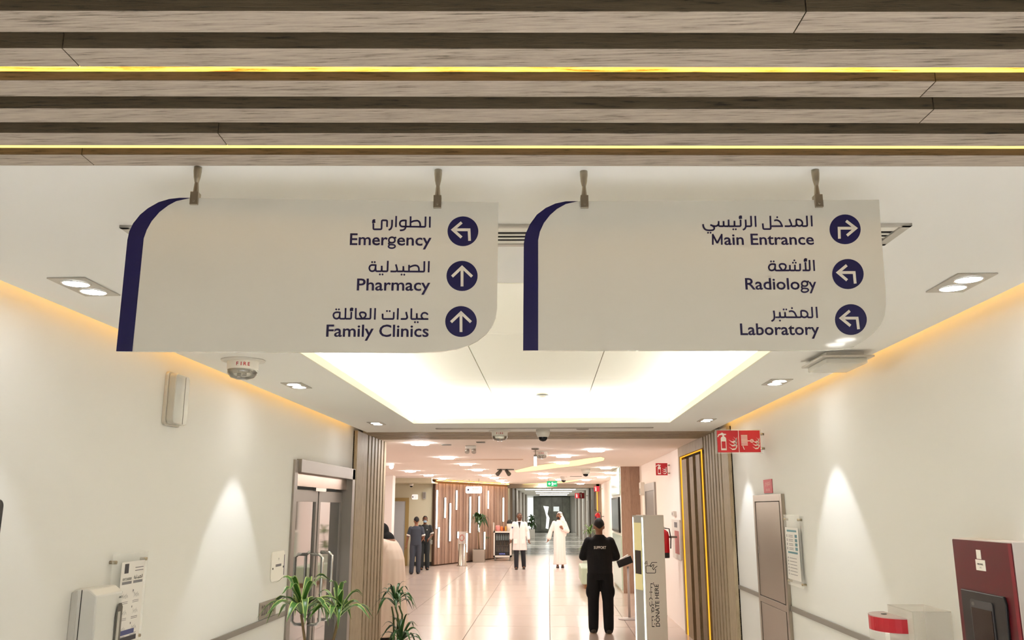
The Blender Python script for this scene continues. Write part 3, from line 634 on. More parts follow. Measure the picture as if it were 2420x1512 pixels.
for r in range(3):
    for c in range(2):
        y, z = 4.66 + c * .125, 1.335 - r * .085
        m.box(xf, xf + .0006, y - .035, y - .027, z + .02, z + .03)
        for k in range(5): ribbon(m, [(k * .011 - .02, -.012 + (k * 7 % 3) * .006), (k * .011 - .012, .014 - (k * 5 % 3) * .005), (k * .011 - .004, -.01)], .0016, lambda a, b_, y=y, z=z: V((xf, y + a, z + b_)))
        for k in range(2): m.box(xf, xf + .0006, y - .03, y + .04, z - .03 - k * .008, z - .0275 - k * .008)
m.build('print', mat('notice_grey_print', '6a686c', .6), t)
m = MB(); m.box(xf, xf + .0008, 4.65, 4.80, 1.135, 1.16); m.build('blue_bar', mat('notice_blue', '353a66', .5), t); m = MB(); m.box(xf, xf + .0008, 4.65, 4.83, 1.10, 1.125); m.build('black_bar', mat('notice_black', '26242a', .5), t)
# right-hand notice beside the steel cabinet
t, pp, xf = notice(XR, -1, 7.12, 7.58, 1.17, 1.745, 'tall clear acrylic notice with teal headings beside the steel cabinet', (7.17, 7.55, 1.22, 1.64))
m = MB(); q = MB()
q.box(xf - .0008, xf, 7.22, 7.5, 1.605, 1.62); q.box(xf - .0008, xf, 7.22, 7.5, 1.43, 1.445)
for k in range(4): q.box(xf - .0008, xf, 7.21, 7.275, 1.56 - k * .034, 1.585 - k * .034); 
for k in range(4):
    m.box(xf - .0008, xf, 7.5, 7.515, 1.56 - k * .034, 1.582 - k * .034); m.box(xf - .0008, xf, 7.33, 7.46, 1.562 - k * .034, 1.566 - k * .034); m.box(xf - .0008, xf, 7.33, 7.46, 1.574 - k * .034, 1.578 - k * .034)
for k in range(6):
    m.box(xf - .0008, xf, 7.5, 7.515, 1.385 - k * .026, 1.40 - k * .026); m.box(xf - .0008, xf, 7.26, 7.47, 1.39 - k * .026, 1.394 - k * .026)
q.build('teal_heading', mat('notice_teal', '4d7c88', .5), t); m.build('print', mat('notice_grey_print', '6a686c', .6), t)
# ---- room plate, braille number, small red plate
t = thing('door_plate', (XL, 7.38, 1.32), 'small white room plate with rounded corner beside the glass door', 'sign')
rbox(XL + .001, XL + .009, 7.2, 7.55, 1.20, 1.44, .04).build('plate', M_white, t, bevel=.001)
MB().box(XL + .0092, XL + .0105, 7.535, 7.549, 1.235, 1.405).build('edge_band', M_navy, t)
m = MB(); m.box(XL + .0092, XL + .01, 7.31, 7.46, 1.315, 1.335); label_text(m, 'M', (XL + .0095, 7.385, 1.375), (0, 1, 0), (0, 0, 1), .022); m.build('lettering', mat('notice_grey_print', '6a686c', .6), t)
for y in (7.235, 7.52): MB().cyl((XL + .009, y, 1.305), (XL + .013, y, 1.305), .008, n=12).build('screw', M_black, t)
t = thing('number_plate', (XL, 7.18, .98), 'grey metal plate with raised room number below the room plate', 'sign')
MB().box(XL + .001, XL + .007, 6.97, 7.39, .93, 1.06).build('plate', mat('plate_grey', '8f897e', .4, .4), t, bevel=.001)
m = MB(); label_text(m, '220', (XL + .008, 7.09, .995), (0, 1, 0), (0, 0, 1), .07, .03, maxw=.16); label_text(m, '003', (XL + .008, 7.28, .995), (0, 1, 0), (0, 0, 1), .07, .03, maxw=.16); m.build('digits', mat('digit_dark', '4a463e', .4, .4), t)
t = thing('fire_notice_plate', (XR, 8.15, 2.0), 'small square red notice on the wall above the steel cabinet', 'sign')
MB().box(XR - .006, XR - .0005, 7.99, 8.30, 1.935, 2.06).build('plate', mat('sign_red_dull', 'a3323a', .5), t)
m = MB(); ar_line(m, EM, [], (XR - .0066, 8.145, 2.022), (0, -1, 0), (0, 0, 1), 0, (1640, 250), .00016, 40); label_text(m, 'FIRE HOSE', (XR - .0066, 8.145, 1.965), (0, -1, 0), (0, 0, 1), .022, .01, maxw=.22); m.build('lettering', mat('pale_pink_print', 'd9a8a2', .6), t)
# ---- projecting fire equipment signs
def flame(mb, c, right, up, s):
    for k in range(3):
        pts = [(-.42, .02 - k * .28 + .28), (-.1, -.12 - k * .28 + .28), (.2, -.08 - k * .28 + .28), (.42, .22 - k * .28 + .28), (.38, .0 - k * .28 + .28), (.2, -.2 - k * .28 + .28), (-.08, -.22 - k * .28 + .28)]
        mb.add([V(c) + V(right) * (x * s) + V(up) * ((y - .03) * s * 1.25 + .0) for x, y in pts], [tuple(range(7))])
    for k in range(3):
        pts = [(.05 - .1 * k, .62 - .22 * k), (.2 - .1 * k, .5 - .22 * k), (.42, .3 - .28 * k), (.3, .2 - .28 * k), (.24 - .1 * k, .42 - .22 * k)]
        mb.add([V(c) + V(right) * (x * s) + V(up) * (y * s) for x, y in pts], [tuple(range(5))])
def ext_icon(mb, c, right, up, s):
    c, R_, U_ = V(c), V(right), V(up); P_ = lambda x, y: c + R_ * (x * s) + U_ * (y * s)
    body = [(-.28, -.9), (.28, -.9), (.28, .3), (.2, .45), (.08, .52), (.08, .62), (.3, .66), (.3, .78), (.05, .8), (-.1, .92), (-.25, .82), (-.5, .72), (-.62, .45), (-.52, .45), (-.42, .62), (-.2, .66), (-.08, .6), (-.08, .52), (-.2, .45), (-.28, .3)]
    mb.add([P_(*q) for q in body], [tuple(range(len(body)))])
def hose_icon(mb, c, right, up, s):
    c, R_, U_ = V(c), V(right), V(up); P_ = lambda x, y: c + R_ * (x * s) + U_ * (y * s)
    for k in range(8): ribbon(mb, [(-.45, .65 - k * .15), (.25, .65 - k * .15)], .085, P_)
    ribbon(mb, [(-.3, -.5), (-.15, -.9)], .08, P_); ribbon(mb, [(.25, .05), (.55, .05)], .09, P_)
    ribbon(mb, [(.72 + .17 * cos(a * pi / 6), .05 + .17 * sin(a * pi / 6)) for a in range(13)], .06, P_); ribbon(mb, [(.55, .05), (.9, .05)], .05, P_); ribbon(mb, [(.72, -.12), (.72, .22)], .05, P_)
def fire_flag(x1, y, z0, z1, kinds, label, w_=.205, acry=True):
    """plates standing out from the wall at x1 towards -x, read from -y"""
    t = thing('fire_equipment_sign', (x1, y, z0), label, 'fire sign'); n = len(kinds); h = z1 - z0
    if acry: MB().box(x1 - .03 - n * w_ - .02, x1 - .02, y, y + .004, z0 - .012, z1 + .012).build('acrylic_sheet', M_acry, t)
    for i, k in enumerate(kinds):
        a = x1 - .035 - (n - i) * w_; pl = MB().box(a + .003, a + w_ - .003, y - .0022, y - .0002, z0, z1).build('red_panel', M_red, t)
        m = MB(); c = V((a + w_ * .30, y - .003, (z0 + z1) / 2)); R_, U_ = V((1, 0, 0)), V((0, 0, 1))
        if k == 'e':
            ext_icon(m, c, R_, U_, h * .45); flame(m, V((a + w_ * .73, y - .003, (z0 + z1) / 2 - h * .08)), R_ , U_, h * .48)
        else:
            hose_icon(m, c, R_, U_, h * .42); flame(m, V((a + w_ * .78, y - .003, (z0 + z1) / 2 - h * .08)), R_, U_, h * .42)
        m.build('pictogram', M_white, pl)
        if k == 'e':
            m = MB(); m.box(c.x - h * .09, c.x + h * .09, y - .0036, y - .0031, c.z - h * .32, c.z + .0); m.build('pictogram_window', M_red, pl)
    for z in (z0 + .035, z1 - .035): MB().cyl((x1, y, z), (x1 - .035, y, z), .011, n=14).build('standoff', M_hook, t)
    return t
fire_flag(XR, 8.19, 2.315, 2.52, ['e', 'h'], 'double red fire extinguisher and hose sign projecting from the wall by the portal')
# ---- steel cabinet recessed in the wall
t = thing('steel_cabinet', (XR, 8.14, 0), 'tall brushed steel fire hose cabinet with two doors set in the wall', 'cabinet')
M_st2 = mat('cabinet_steel', 'a1978b', .30, .9, bump=.04, bscale=400)
f = MB(); f.box(XR - .03, XR, 7.62, 7.68, 0, 1.92); f.box(XR - .03, XR, 8.60, 8.66, 0, 1.92); f.box(XR - .03, XR, 7.68, 8.60, 1.86, 1.92); f.box(XR - .03, XR, 7.68, 8.60, .93, .985); f.build('frame', M_st2, t, bevel=.002)
MB().box(XR - .004, XR, 7.66, 8.62, 0, 1.88).build('back_panel', M_dark, t)
for z0, z1 in ((.99, 1.855), (.03, .925)):
    d = MB().box(XR - .024, XR - .005, 7.73, 8.597, z0, z1).build('door', M_st2, t, bevel=.002)
    MB().box(XR - .028, XR - .0245, 8.55, 8.58, (z0 + z1) / 2 - .05, (z0 + z1) / 2 + .02).build('latch', M_chrome, d)
# ---- dark red cabinet with a black screen bezel
t = thing('red_panel_unit', (XR, 4.2, .9), 'dark red wall unit with a black framed screen and white stickers', 'wall unit'); X = XR - .11
M_mar = mat('unit_red', '4c0d16', .3); yA, yB, zA, zB = 3.76, 4.30, .75, 1.66
MB().box(X + .004, XR, yA, yB, zA, zB).build('casing', mat('unit_side', 'cfc8c4', .5), t, bevel=.003)
rbox(X, X + .004, yA + .004, yB - .004, zA, zB - .006, .006).build('front_panel', M_mar, t)
MB().box(X - .0015, X, yA + .004, yA + .03, zA, zB - .006).build('edge_trim', mat('unit_red_bright', '6e1020', .3), t)
bz = MB(); bz.prism([(X - .012, y, z) for y, z in [(yA + .10, 1.14), (yA + .085, 1.40), (yA + .10, 1.43), (yB - .06, 1.43), (yB - .06, 1.14)]], (.012, 0, 0)); bz.build('bezel', M_black, t, bevel=.003)
rbox(X - .016, X - .012, yA + .19, yB - .15, 1.17, 1.395, .012).build('screen_frame', mat('screen_frame', '3a3a3c', .35), t)
MB().box(X - .018, X - .0162, yA + .2, yB - .16, 1.185, 1.36).build('screen', mat('black_screen', '040405', .1), t)
m = MB(); label_text(m, '(())', (X - .0185, yB - .18, 1.378), (0, -1, 0), (0, 0, 1), .012); m.build('screen_mark', mat('mark_grey', 'a09c96', .5), t)
m = MB(); label_text(m, 'MICROS-1013', (X - .0125, yA + .155, 1.152), (0, -1, 0), (0, 0, 1), .012, .03, maxw=.1); m.build('lettering', M_white, t)
m = MB(); m.box(X - .002, X, yB - .27, yB - .23, 1.575, 1.615); m.box(X - .002, X, yB - .30, yB - .215, 1.525, 1.572); m.build('sticker', M_white, t)
m = MB(); label_text(m, 'FIRE PANEL', (X - .0026, yB - .258, 1.553), (0, -1, 0), (0, 0, 1), .007, .02, maxw=.07); label_text(m, '1013', (X - .0026, yB - .258, 1.538), (0, -1, 0), (0, 0, 1), .006); m.build('lettering', M_black, t)
m = MB(); m.box(X - .002, X, yB - .17, yB - .03, .95, 1.125); lb = m.build('info_sticker', M_white, t)
m = MB(); m.box(X - .003, X - .002, yB - .17, yB - .075, 1.075, 1.125); m.build('blue_field', mat('sticker_blue', '26418f', .5), lb)
m = MB()
for k in range(6): m.box(X - .003, X - .002, yB - .16, yB - .04, 1.055 - k * .016, 1.058 - k * .016)
m.build('print', mat('notice_grey_print', '6a686c', .6), lb)
MB().lathe((X, yA + .045, 1.21), [(.0001, .016), (.008, .016), (.01, 0)], 16, (-1, 0, 0)).build('lock', M_black, t)
m = MB(); m.box(X - .0135, X - .0122, yB - .17, yB - .09, 1.145, 1.158); m.build('red_label', mat('dull_red', '7c1a22', .5), t)
# ---- clear collection box with red band
t = thing('collection_box', (XR, 4.85, .9), 'clear acrylic box with a curved red band, fixed beside the red wall unit', 'collection box')
M_clr = mat('clear_box', 'e4e2dc', .08, alpha=.28)
b = MB(); b.box(XR - .2, XR - .194, 4.63, 4.95, .8, 1.285); b.box(XR - .2, XR - .005, 4.625, 4.631, .8, 1.285); b.box(XR - .2, XR - .005, 4.95, 4.956, .8, 1.285); b.box(XR - .2, XR - .005, 4.63, 4.95, 1.279, 1.285); b.build('case', M_clr, t)
cyl_c = V((XR - .245, 4.985, 0)); ar = [(cyl_c.x - .11 * cos(a * pi / 14), cyl_c.y + .15 * sin(a * pi / 14 - pi / 2 + 0) , 0) for a in range(-7, 8)]
pts = [(XR - .2 - .13 * cos((a - 7) / 7 * pi / 2), 4.86 + .16 * sin((a - 7) / 7 * pi / 2)) for a in range(15)]
m = MB()
for (a, b_), (c, d) in zip(pts[:-1], pts[1:]): m.quad((a, b_, 1.165), (c, d, 1.165), (c, d, 1.235), (a, b_, 1.235))
m.build('red_band', mat('band_red', 'a31a28', .35), t)
m = MB(); m.prism([(a, b_, 1.235) for a, b_ in pts], (0, 0, .006)); m.build('lid', mat('box_lid', 'c8b4b4', .25, alpha=.8), t)
m = MB()
for (a, b_), (c, d) in zip(pts[:-1], pts[1:]): m.quad((a, b_, .8), (c, d, .8), (c, d, 1.16), (a, b_, 1.16))
m.build('front_shell', M_clr, t)
MB().lathe((XR - .25, 4.88, 1.242), [(.0001, .003), (.014, .003), (.016, 0)], 16).build('coin_slot', M_black, t)
m = MB(); p = pts[3]; label_text(m, 'COLLECTION', (XR - .3285, 4.80, 1.198), (-.35, -1, 0), (0, 0, 1), .012, .02, maxw=.1); m.build('lettering', mat('pale_pink_print', 'd9a8a2', .6), t)
# ---- steel framed glass double door in the wall
dr = MB(); X = XL
dr.box(X - .14, X + .02, 7.68, 7.78, 0, 2.23); dr.box(X - .14, X + .05, 9.86, 9.98, 0, 2.24); dr.box(X - .14, X + .05, 7.78, 9.98, 2.12, 2.24)
door = dr.build('door_1', mat('door_frame_steel', '97908a', .4, .6), kind='structure', bevel=.003)
MB().box(X - .12, X - .02, 7.78, 9.86, 2.0, 2.12).build('header', mat('bronze_steel', 'a08878', .2, .9), door)
for y0, y1 in ((7.79, 8.80), (8.84, 9.85)):
    s = MB(); s.box(X - .1, X - .06, y0, y0 + .07, .02, 1.97); s.box(X - .1, X - .06, y1 - .07, y1, .02, 1.97); s.box(X - .1, X - .06, y0 + .07, y1 - .07, 1.86, 1.97); s.box(X - .1, X - .06, y0 + .07, y1 - .07, .02, .2)
    lf_ = s.build('leaf', mat('door_frame_steel', '97908a', .4, .6), door, bevel=.002)
    MB().box(X - .084, X - .076, y0 + .07, y1 - .07, .2, 1.86).build('pane', glass('door_glass', 'b9c2bd', .04, .35), lf_)
for yc, s_ in ((8.62, 1), (9.0, 1)):
    h = MB(); pts = [(X - .06, yc, 1.35), (X + .03, yc, 1.35), (X + .06, yc, 1.32), (X + .06, yc, .72), (X + .03, yc, .69), (X - .06, yc, .69)]; h.tube(pts, .016, 12); h.build('handle', M_chrome, door)
MB().box(X - .06, X - .03, 8.6, 9.0, 1.965, 2.0).build('door_closer', M_chrome, door)
# space behind the glass
bh = MB(); bh.box(-4.2, -4.1, 7.0, 11.0, 0, 2.6); bh.box(-4.2, XL - .14, 6.9, 7.0, 0, 2.6); bh.box(-4.2, XL - .14, 11.0, 11.1, 0, 2.6); bh.box(-4.2, XL - .14, 6.9, 11.1, 2.6, 2.7); struct(bh, 'wall_vestibule', M_wall)
t = thing('downlight', (-3.2, 8.8, 2.6), 'round fill light added in the room behind the glass door', 'ceiling light')
MB().lathe((-3.2, 8.8, 2.59), [(.0001, 0), (.12, 0), (.13, .008)], 24).build('lamp', emis('vestibule_fill', 'fff4e6', 14), t)  # lamp added to brighten the room behind the glass
# ---- dracaena plants
M_leaf = mat('leaf_green', '335c22', .35, var=.25, vscale=8); M_leafe = mat('leaf_cream_edge', 'a9b96e', .4); M_stem = mat('stem_brown', '6d5a3e', .8, bump=.5)
M_leafd = mat('leaf_dark_green', '2b4a22', .35, var=.25, vscale=8)
def leaf_mesh(L, wd, rise, droop, ms, seg=8, twist=0.0):
    mb = MB(); rows = []
    for i in range(seg + 1):
        u = i / seg; r = L * (u - .12 * u * u); z = rise * sin(min(1, u * 1.15) * pi * .62) - droop * u ** 2.4; wv = wd * (sin(pi * min(1, u * .86 + .10)) ** .75) * (1 - u ** 6) + .0006
        a = twist * u; rows.append([(r, wv * s * cos(a) * .5, z + abs(s) * wv * .16 + wv * s * sin(a) * .5) for s in (-1, -.76, 0, .76, 1)])
    for i in range(seg):
        for j in range(4):
            mb.cm = 1 if j in (0, 3) else 0
            a, b_, c, d = rows[i][j], rows[i][j + 1], rows[i + 1][j + 1], rows[i + 1][j]; mb.add([a, b_, c, d], [(0, 1, 2, 3)], True)
    return mb.mesh('leaf', ms)
LM = [leaf_mesh(.36, .060, .13, .14, [M_leaf, M_leafe]), leaf_mesh(.31, .056, .16, .22, [M_leaf, M_leafe], twist=.4), leaf_mesh(.26, .050, .22, .05, [M_leaf, M_leafe], twist=-.4), leaf_mesh(.20, .044, .22, -.02, [M_leaf, M_leafe])]
LD = [leaf_mesh(.30, .036, .12, .16, [M_leafd, M_leaf]), leaf_mesh(.26, .034, .15, .20, [M_leafd, M_leaf], twist=.5), leaf_mesh(.22, .032, .18, .06, [M_leafd, M_leaf]), leaf_mesh(.16, .028, .18, -.02, [M_leafd, M_leaf])]
def crown(t, c, n, meshes, s=1.0, seed=1):
    rnd = random.Random(seed)
    for i in range(n):
        lv = i / n; k = 0 if lv < .35 else (1 if lv < .6 else (2 if lv < .85 else 3)); o = bpy.data.objects.new('leaf', meshes[k]); COL.objects.link(o); o.parent = t
        sc_ = s * rnd.uniform(.85, 1.12)
        o.matrix_parent_inverse = Matrix.Identity(4); o.location = V(c) - t.location + V((0, 0, lv * .06 * s)); o.rotation_euler = (rnd.uniform(-.2, .2), rnd.uniform(-.15, .12), i * 2.399 + rnd.uniform(-.25, .25)); o.scale = (sc_,) * 3
def pot(t, c, r, h, m):
    MB().lathe(c, [(.0001, 0), (r * .75, 0), (r, h), (r * .93, h), (r * .9, h - .04), (.0001, h - .04)], 28).build('pot', m, t); MB().lathe((c[0], c[1], c[2] + h - .04), [(.0001, .006), (r * .9, .004)], 20).build('soil', mat('soil', '2e241a', .95), t)
c1 = ony(712, 1452, 6.6); c2 = ony(800, 1462, 6.75); t = thing('potted_dracaena', (c1.x + .12, 6.68, 0), 'potted dracaena with bright striped leaves in front of the glass door', 'plant')
pot(t, (c1.x + .12, 6.68, 0), .17, .34, mat('pot_white', 'd8d4cc', .4))
for c, dx in ((c1, -.02), (c2, .04)): MB().tube([(c1.x + .12 + dx, 6.68, .3), (c.x * .5 + (c1.x + .12) * .5, 6.67, c.z * .6), (c.x, c.y, c.z)], [.016, .013, .01], 8).build('stem', M_stem, t)
crown(t, c1, 24, LM, 1.0, 4); crown(t, c2, 21, LM, .95, 9)
c1 = ony(934, 1432, 9.3); c2 = ony(948, 1520, 9.25); t = thing('potted_dracaena', (c1.x + .04, 9.3, 0), 'slender dark dracaena standing at the slatted jamb before the white robed person', 'plant')
pot(t, (c1.x + .04, 9.3, 0), .15, .3, mat('pot_white', 'd8d4cc', .4))
for k, (a, b_) in enumerate(((-.03, -.04), (.0, .0), (.03, .05))): MB().tube([(c1.x + .04 + a, 9.3, .26), (c1.x + .03 + a * 1.3, 9.3 + b_, .7), (c1.x + a, 9.3 + b_, c1.z)], [.012, .010, .008], 8).build('stem', mat('stem_green', '4c5c34', .7), t)
crown(t, c1, 22, LD, 1.02, 14); crown(t, c2, 18, LD, 1.1, 17)
# ================================================================== LOBBY FITTINGS
# golden niche of battens on the right, just past the portal
ni = MB().box(2.08, 2.12, 11.1, 13.25, 0, ZC).build('trim_8', mat('portal_backing', '241d14', .8), kind='structure')
M_woodn = wood('niche_oak', '9c8464', '5f4c34', 'z')
f = MB(); f.box(1.99, 2.08, 13.14, 13.25, 0, ZC - .001); f.build('frame_post', M_woodz, ni); f = MB(); f.box(1.99, 2.08, 11.1, 13.14, 2.56, ZC - .001); f.build('frame_header', M_woodz, ni)
for y0, y1 in ((12.55, 12.98), (11.98, 12.3), (11.45, 11.75)): MB().box(2.0, 2.08, y0, y1, 0, 2.5).build('batten', M_woodn, ni)
M_goldv = emis('niche_led', 'f5a32c', 1.1)
for y0, y1 in ((13.06, 13.12), (11.30, 11.33)): MB().box(2.0, 2.014, y0, y1, 0, 2.55).build('light_strip', M_goldv, ni, label='vertical golden LED line in the oak niche')
MB().box(2.0, 2.008, 11.35, 13.05, 2.535, 2.55).build('light_strip', M_goldv, ni, label='golden LED line along the top of the niche')
# round ceiling lights
M_disc = emis('lobby_light_disc', 'fffaf6', L_LOBBY)
rl = [(993, 1046), (1057, 1080), (1101, 1096), (970, 1112), (1128, 1109), (1013, 1122), (1150, 1122), (1044, 1130), (1168, 1128), (1072, 1136), (1182, 1134), (1193, 1139), (1409, 1062), (1332, 1076), (1330, 1092), (1284, 1118), (1284, 1128), (1322, 1132), (1432, 1104), (1441, 1116), (1422, 1126), (1385, 1133), (1372, 1142), (1282, 1147), (920, 1132)]
disc_mesh = MB().lathe((0, 0, 0), [(.0001, -.032), (.115, -.032), (.13, -.022), (.13, -.0005)], 28).mesh('diffuser', M_disc)
ring_mesh = MB().lathe((0, 0, 0), [(.1305, -.004), (.14, -.004), (.145, -.0005)], 28).mesh('rim', M_wp)
ordn = ['first', 'second', 'third', 'fourth', 'fifth', 'sixth', 'seventh', 'eighth', 'ninth', 'tenth', 'last']
rowA = [0, 1, 2, 4, 6, 8, 10, 11]; rowB = [3, 5, 7, 9]; rowC = [12, 18, 19, 20, 21, 22]; rowD = [13, 14, 15, 16, 17, 23]
RL = {}
for row, w__ in ((rowA, 'in the long row ending at the far portal, timber wall side'), (rowB, 'in the short outer row over the timber wall'), (rowC, 'in the row nearest the timber column'), (rowD, 'in the middle row under the curved coves')):
    for k, i in enumerate(row): RL[i] = ordn[k] + ' round light ' + w__
RL[24] = 'lone round light over the white pier'
for ir, (px, py) in enumerate(rl):
    p = onz(px, py); t = thing('round_downlight', (p.x, min(p.y, 33.0), ZC), RL[ir], 'ceiling light', 'round lobby ceiling lights')
    for nme, me in (('diffuser', disc_mesh), ('rim', ring_mesh)):
        o = bpy.data.objects.new(nme, me); COL.objects.link(o); o.parent = t
for x, y in ((-5.6, 14.5), (-5.6, 19), (-7.4, 14.5), (-7.4, 19)):
    t = thing('round_downlight', (x, y, ZC), 'round downlight over the side hall behind the pier', 'ceiling light', 'round lights of the side hall')
    for nme, me in (('diffuser', disc_mesh), ('rim', ring_mesh)):
        o = bpy.data.objects.new(nme, me); COL.objects.link(o); o.parent = t
# curved light coves in the lobby ceiling
def zz(x, y, z=ZC): return onz(900 + x / 4.172, 1020 + y / 4.172, z)
for nme, pts in (('near', [(1320, 384), (1500, 340), (1800, 300), (2050, 262), (2170, 250), (2203, 262), (2195, 282), (2100, 302), (1950, 330), (1750, 352), (1550, 378), (1340, 398)]), ('far', [(1262, 522), (1500, 511), (1800, 489), (1925, 476), (1948, 480), (1830, 498), (1500, 521), (1262, 531)])):
    MB().prism([tuple(zz(*q)) for q in pts], (0, 0, -.003)).build('cove_light', emis('lobby_cove', 'ffe08a', 1.6), ceil2, label='curved warm light cove in the lobby ceiling')
# --- the timber feature wall with light bars
A, Bp = V((-3.66, 27.75, 0)), V((-1.56, 32.6, 0)); d = (Bp - A); Lw = d.length; d.normalize(); nrm = V((d.y, -d.x, 0))
fw = MB(); fw.obox((A + Bp) / 2 - nrm * .05 + V((0, 0, ZC / 2)), d * (Lw / 2), nrm * .04, (0, 0, ZC / 2)); fwo = fw.build('wall_feature', mat('feature_backing', '4a3626', .8), kind='structure')
M_fw = [wood('feature_timber_a', 'a08474', '7d6352', 'z', .6), wood('feature_timber_b', '937868', '72584c', 'z', .6), wood('feature_timber_c', 'ab8f7e', '866a5a', 'z', .6)]
nb = 34
for i in range(nb):
    u = (i + .5) / nb * Lw; pr = (.03, .045, .022)[i * 7 % 3]
    MB().obox(A + d * u - nrm * .01 + nrm * pr / 2 + V((0, 0, 1.31)), d * (Lw / nb * .46), nrm * pr / 2, (0, 0, 1.27)).build('plank', M_fw[(i * 5) % 3], fwo)
MB().obox(A + d * Lw / 2 + nrm * .06 + V((0, 0, 2.665)), d * Lw / 2, nrm * .015, (0, 0, .008)).build('light_strip', emis('feature_wash', 'ffc060', 9), fwo, label='warm LED strip washing the top of the timber wall')
BAR_LABELS = ['long light bar nearest the outer edge of the timber wall, upper one', 'short light bar second along the timber wall', 'long light bar third along the timber wall, reaching down', 'short high light bar before the hanging white sign', 'low light bar under the first long one on the timber wall', 'long light bar just before the tall plant', 'light bar behind the leaves of the tall plant', 'short high light bar past the tall plant', 'light bar rising behind the pink jar on the drinks fridge', 'low light bar between pedestal and steel planter', 'low light bar at the far side of the steel planter', 'tiny glint of the clear donation box, built as a light bar']  # last entry: reflection at the clear box, built as a glowing bar
M_bar = emis('light_bar_tube', 'fff8e0', L_BAR)
for ib, (x, y0, y1) in enumerate(((775, 222, 748), (887, 326, 600), (957, 402, 920), (1044, 226, 488), (799, 732, 1008), (1231, 312, 806), (1352, 306, 795), (1477, 232, 475), (1684, 326, 652), (1183, 814, 1074), (1427, 797, 1050), (1063, 792, 880))):
    q0 = onp(900 + x / 5.815, 1120 + y0 / 5.815, A + nrm * .06, nrm); q1 = onp(900 + x / 5.815, 1120 + y1 / 5.815, A + nrm * .06, nrm)
    c = V((q0.x, q0.y, (q0.z + q1.z) / 2)); t = thing('light_bar', (c.x, c.y, q1.z), BAR_LABELS[ib], 'wall light', 'light bars on the timber wall')
    MB().obox(c, d * .026, nrm * .012, (0, 0, (q0.z - q1.z) / 2)).build('tube', M_bar, t); MB().obox(c - nrm * .018, d * .038, nrm * .006, (0, 0, (q0.z - q1.z) / 2 + .01)).build('channel', M_black, t)
# hanging white sign in front of it
def small_sign(px0, px1, py0, py1, y, label, txt, back=0):
    a, b_ = ony(px0, py0, y), ony(px1, py1, y); t = thing('hanging_sign', ((a.x + b_.x) / 2, y, b_.z), label, 'sign')
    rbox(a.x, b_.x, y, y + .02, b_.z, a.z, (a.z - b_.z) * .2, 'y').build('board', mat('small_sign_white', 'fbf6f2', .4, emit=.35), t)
    h = a.z - b_.z; m = MB(); dot(m, (0, 0), h * .14, lambda x, z: V((a.x + (b_.x - a.x) * .16 + x, y - .001, (a.z + b_.z) / 2 + z))); m.build('logo_disc', M_navy, t)
    m = MB(); label_text(m, txt, (a.x * .4 + b_.x * .6, y - .001, (a.z + b_.z) / 2 - h * .14), (1, 0, 0), (0, 0, 1), h * .17, maxw=(b_.x - a.x) * .5); ar_line(m, PH, lines1[1][4], (a.x * .4 + b_.x * .6, y - .001, (a.z + b_.z) / 2 + h * .16), (1, 0, 0), (0, 0, 1), 0, (1600, 300), (b_.x - a.x) * .0003, 50); m.build('lettering', mat('sign_brown_print', '9a6258', .6), t)
    for x in (a.x * .8 + b_.x * .2, a.x * .2 + b_.x * .8):
        if a.z < ZC - .02 and not back: MB().cyl((x, y + .01, a.z), (x, y + .01, ZC), .006, n=8).build('rod', M_hook, t)
    if back: MB().box(a.x + .02, b_.x - .02, y + .02, back, b_.z + .02, a.z - .02).build('bracket', M_hook, t)
    return t
small_sign(1100.5, 1139, 1149, 1165.5, 26.9, 'white hanging sign in front of the timber wall with light bars', 'Pharmacy')
# tall plant in steel planter by the timber wall
p = onz(1132, 1328, 0); t = thing('potted_plant', (p.x, p.y, 0), 'tall leafy plant in a square steel planter against the timber wall', 'plant'); px_, py_ = p.x, p.y
MB().box(px_ - .2, px_ + .2, py_ - .2, py_ + .2, 0, .42).build('planter', M_steel, t, bevel=.006); MB().box(px_ - .18, px_ + .18, py_ - .18, py_ + .18, .42, .425).build('soil', mat('soil', '2e241a', .95), t)
MB().tube([(px_, py_, .4), (px_ - .03, py_, .9), (px_ + .02, py_, 1.4)], [.02, .016, .012], 8).build('stem', M_stem, t)
def broad(L, wd, ms): return leaf_mesh(L, wd, L * .45, L * .75, ms)
BL = [broad(.42, .12, [M_leafd, M_leafd]), broad(.34, .10, [M_leafd, M_leaf])]
def bush(t, c, n, s, meshes, seed):
    rnd = random.Random(seed)
    for i in range(n):
        o = bpy.data.objects.new('leaf', meshes[i % len(meshes)]); COL.objects.link(o); o.parent = t; o.location = V(c) - t.location + V((0, 0, rnd.uniform(-.12, .1) * s)); o.rotation_euler = (rnd.uniform(-.5, .5), rnd.uniform(-.7, .5), i * 2.4); o.scale = (s * rnd.uniform(.8, 1.1),) * 3
bush(t, (px_ + .02, py_, 1.42), 22, .95, BL, 3); bush(t, (px_ + .25, py_, .78), 4, .4, BL, 5)
# steel pedestal bin with a clear box on it
p = onz(1092, 1331, 0); p = V((p.x / p.y * 27.9, 27.9, 0)); t = thing('steel_pedestal', (p.x, p.y, 0), 'polished steel pedestal standing before the timber wall', 'pedestal'); MB().lathe((p.x, p.y, 0), [(.0001, 0), (.17, 0), (.17, .02), (.135, .03), (.135, .68), (.0001, .68)], 28).build('column', M_steel, t)
t = thing('clear_box', (p.x, p.y, .68), 'clear donation box with a red ring on the steel pedestal', 'box'); MB().box(p.x - .13, p.x + .13, p.y - .13, p.y + .13, .682, 1.06).build('case', mat('clear_box', 'e4e2dc', .08, alpha=.28), t, bevel=.004)
m = MB(); m.tube([(p.x + .07 * cos(a * pi / 8), p.y - .135, .87 + .09 * sin(a * pi / 8)) for a in range(17)], .012, 6, False); m.build('red_ring', mat('ring_red', 'b06058', .5), t)
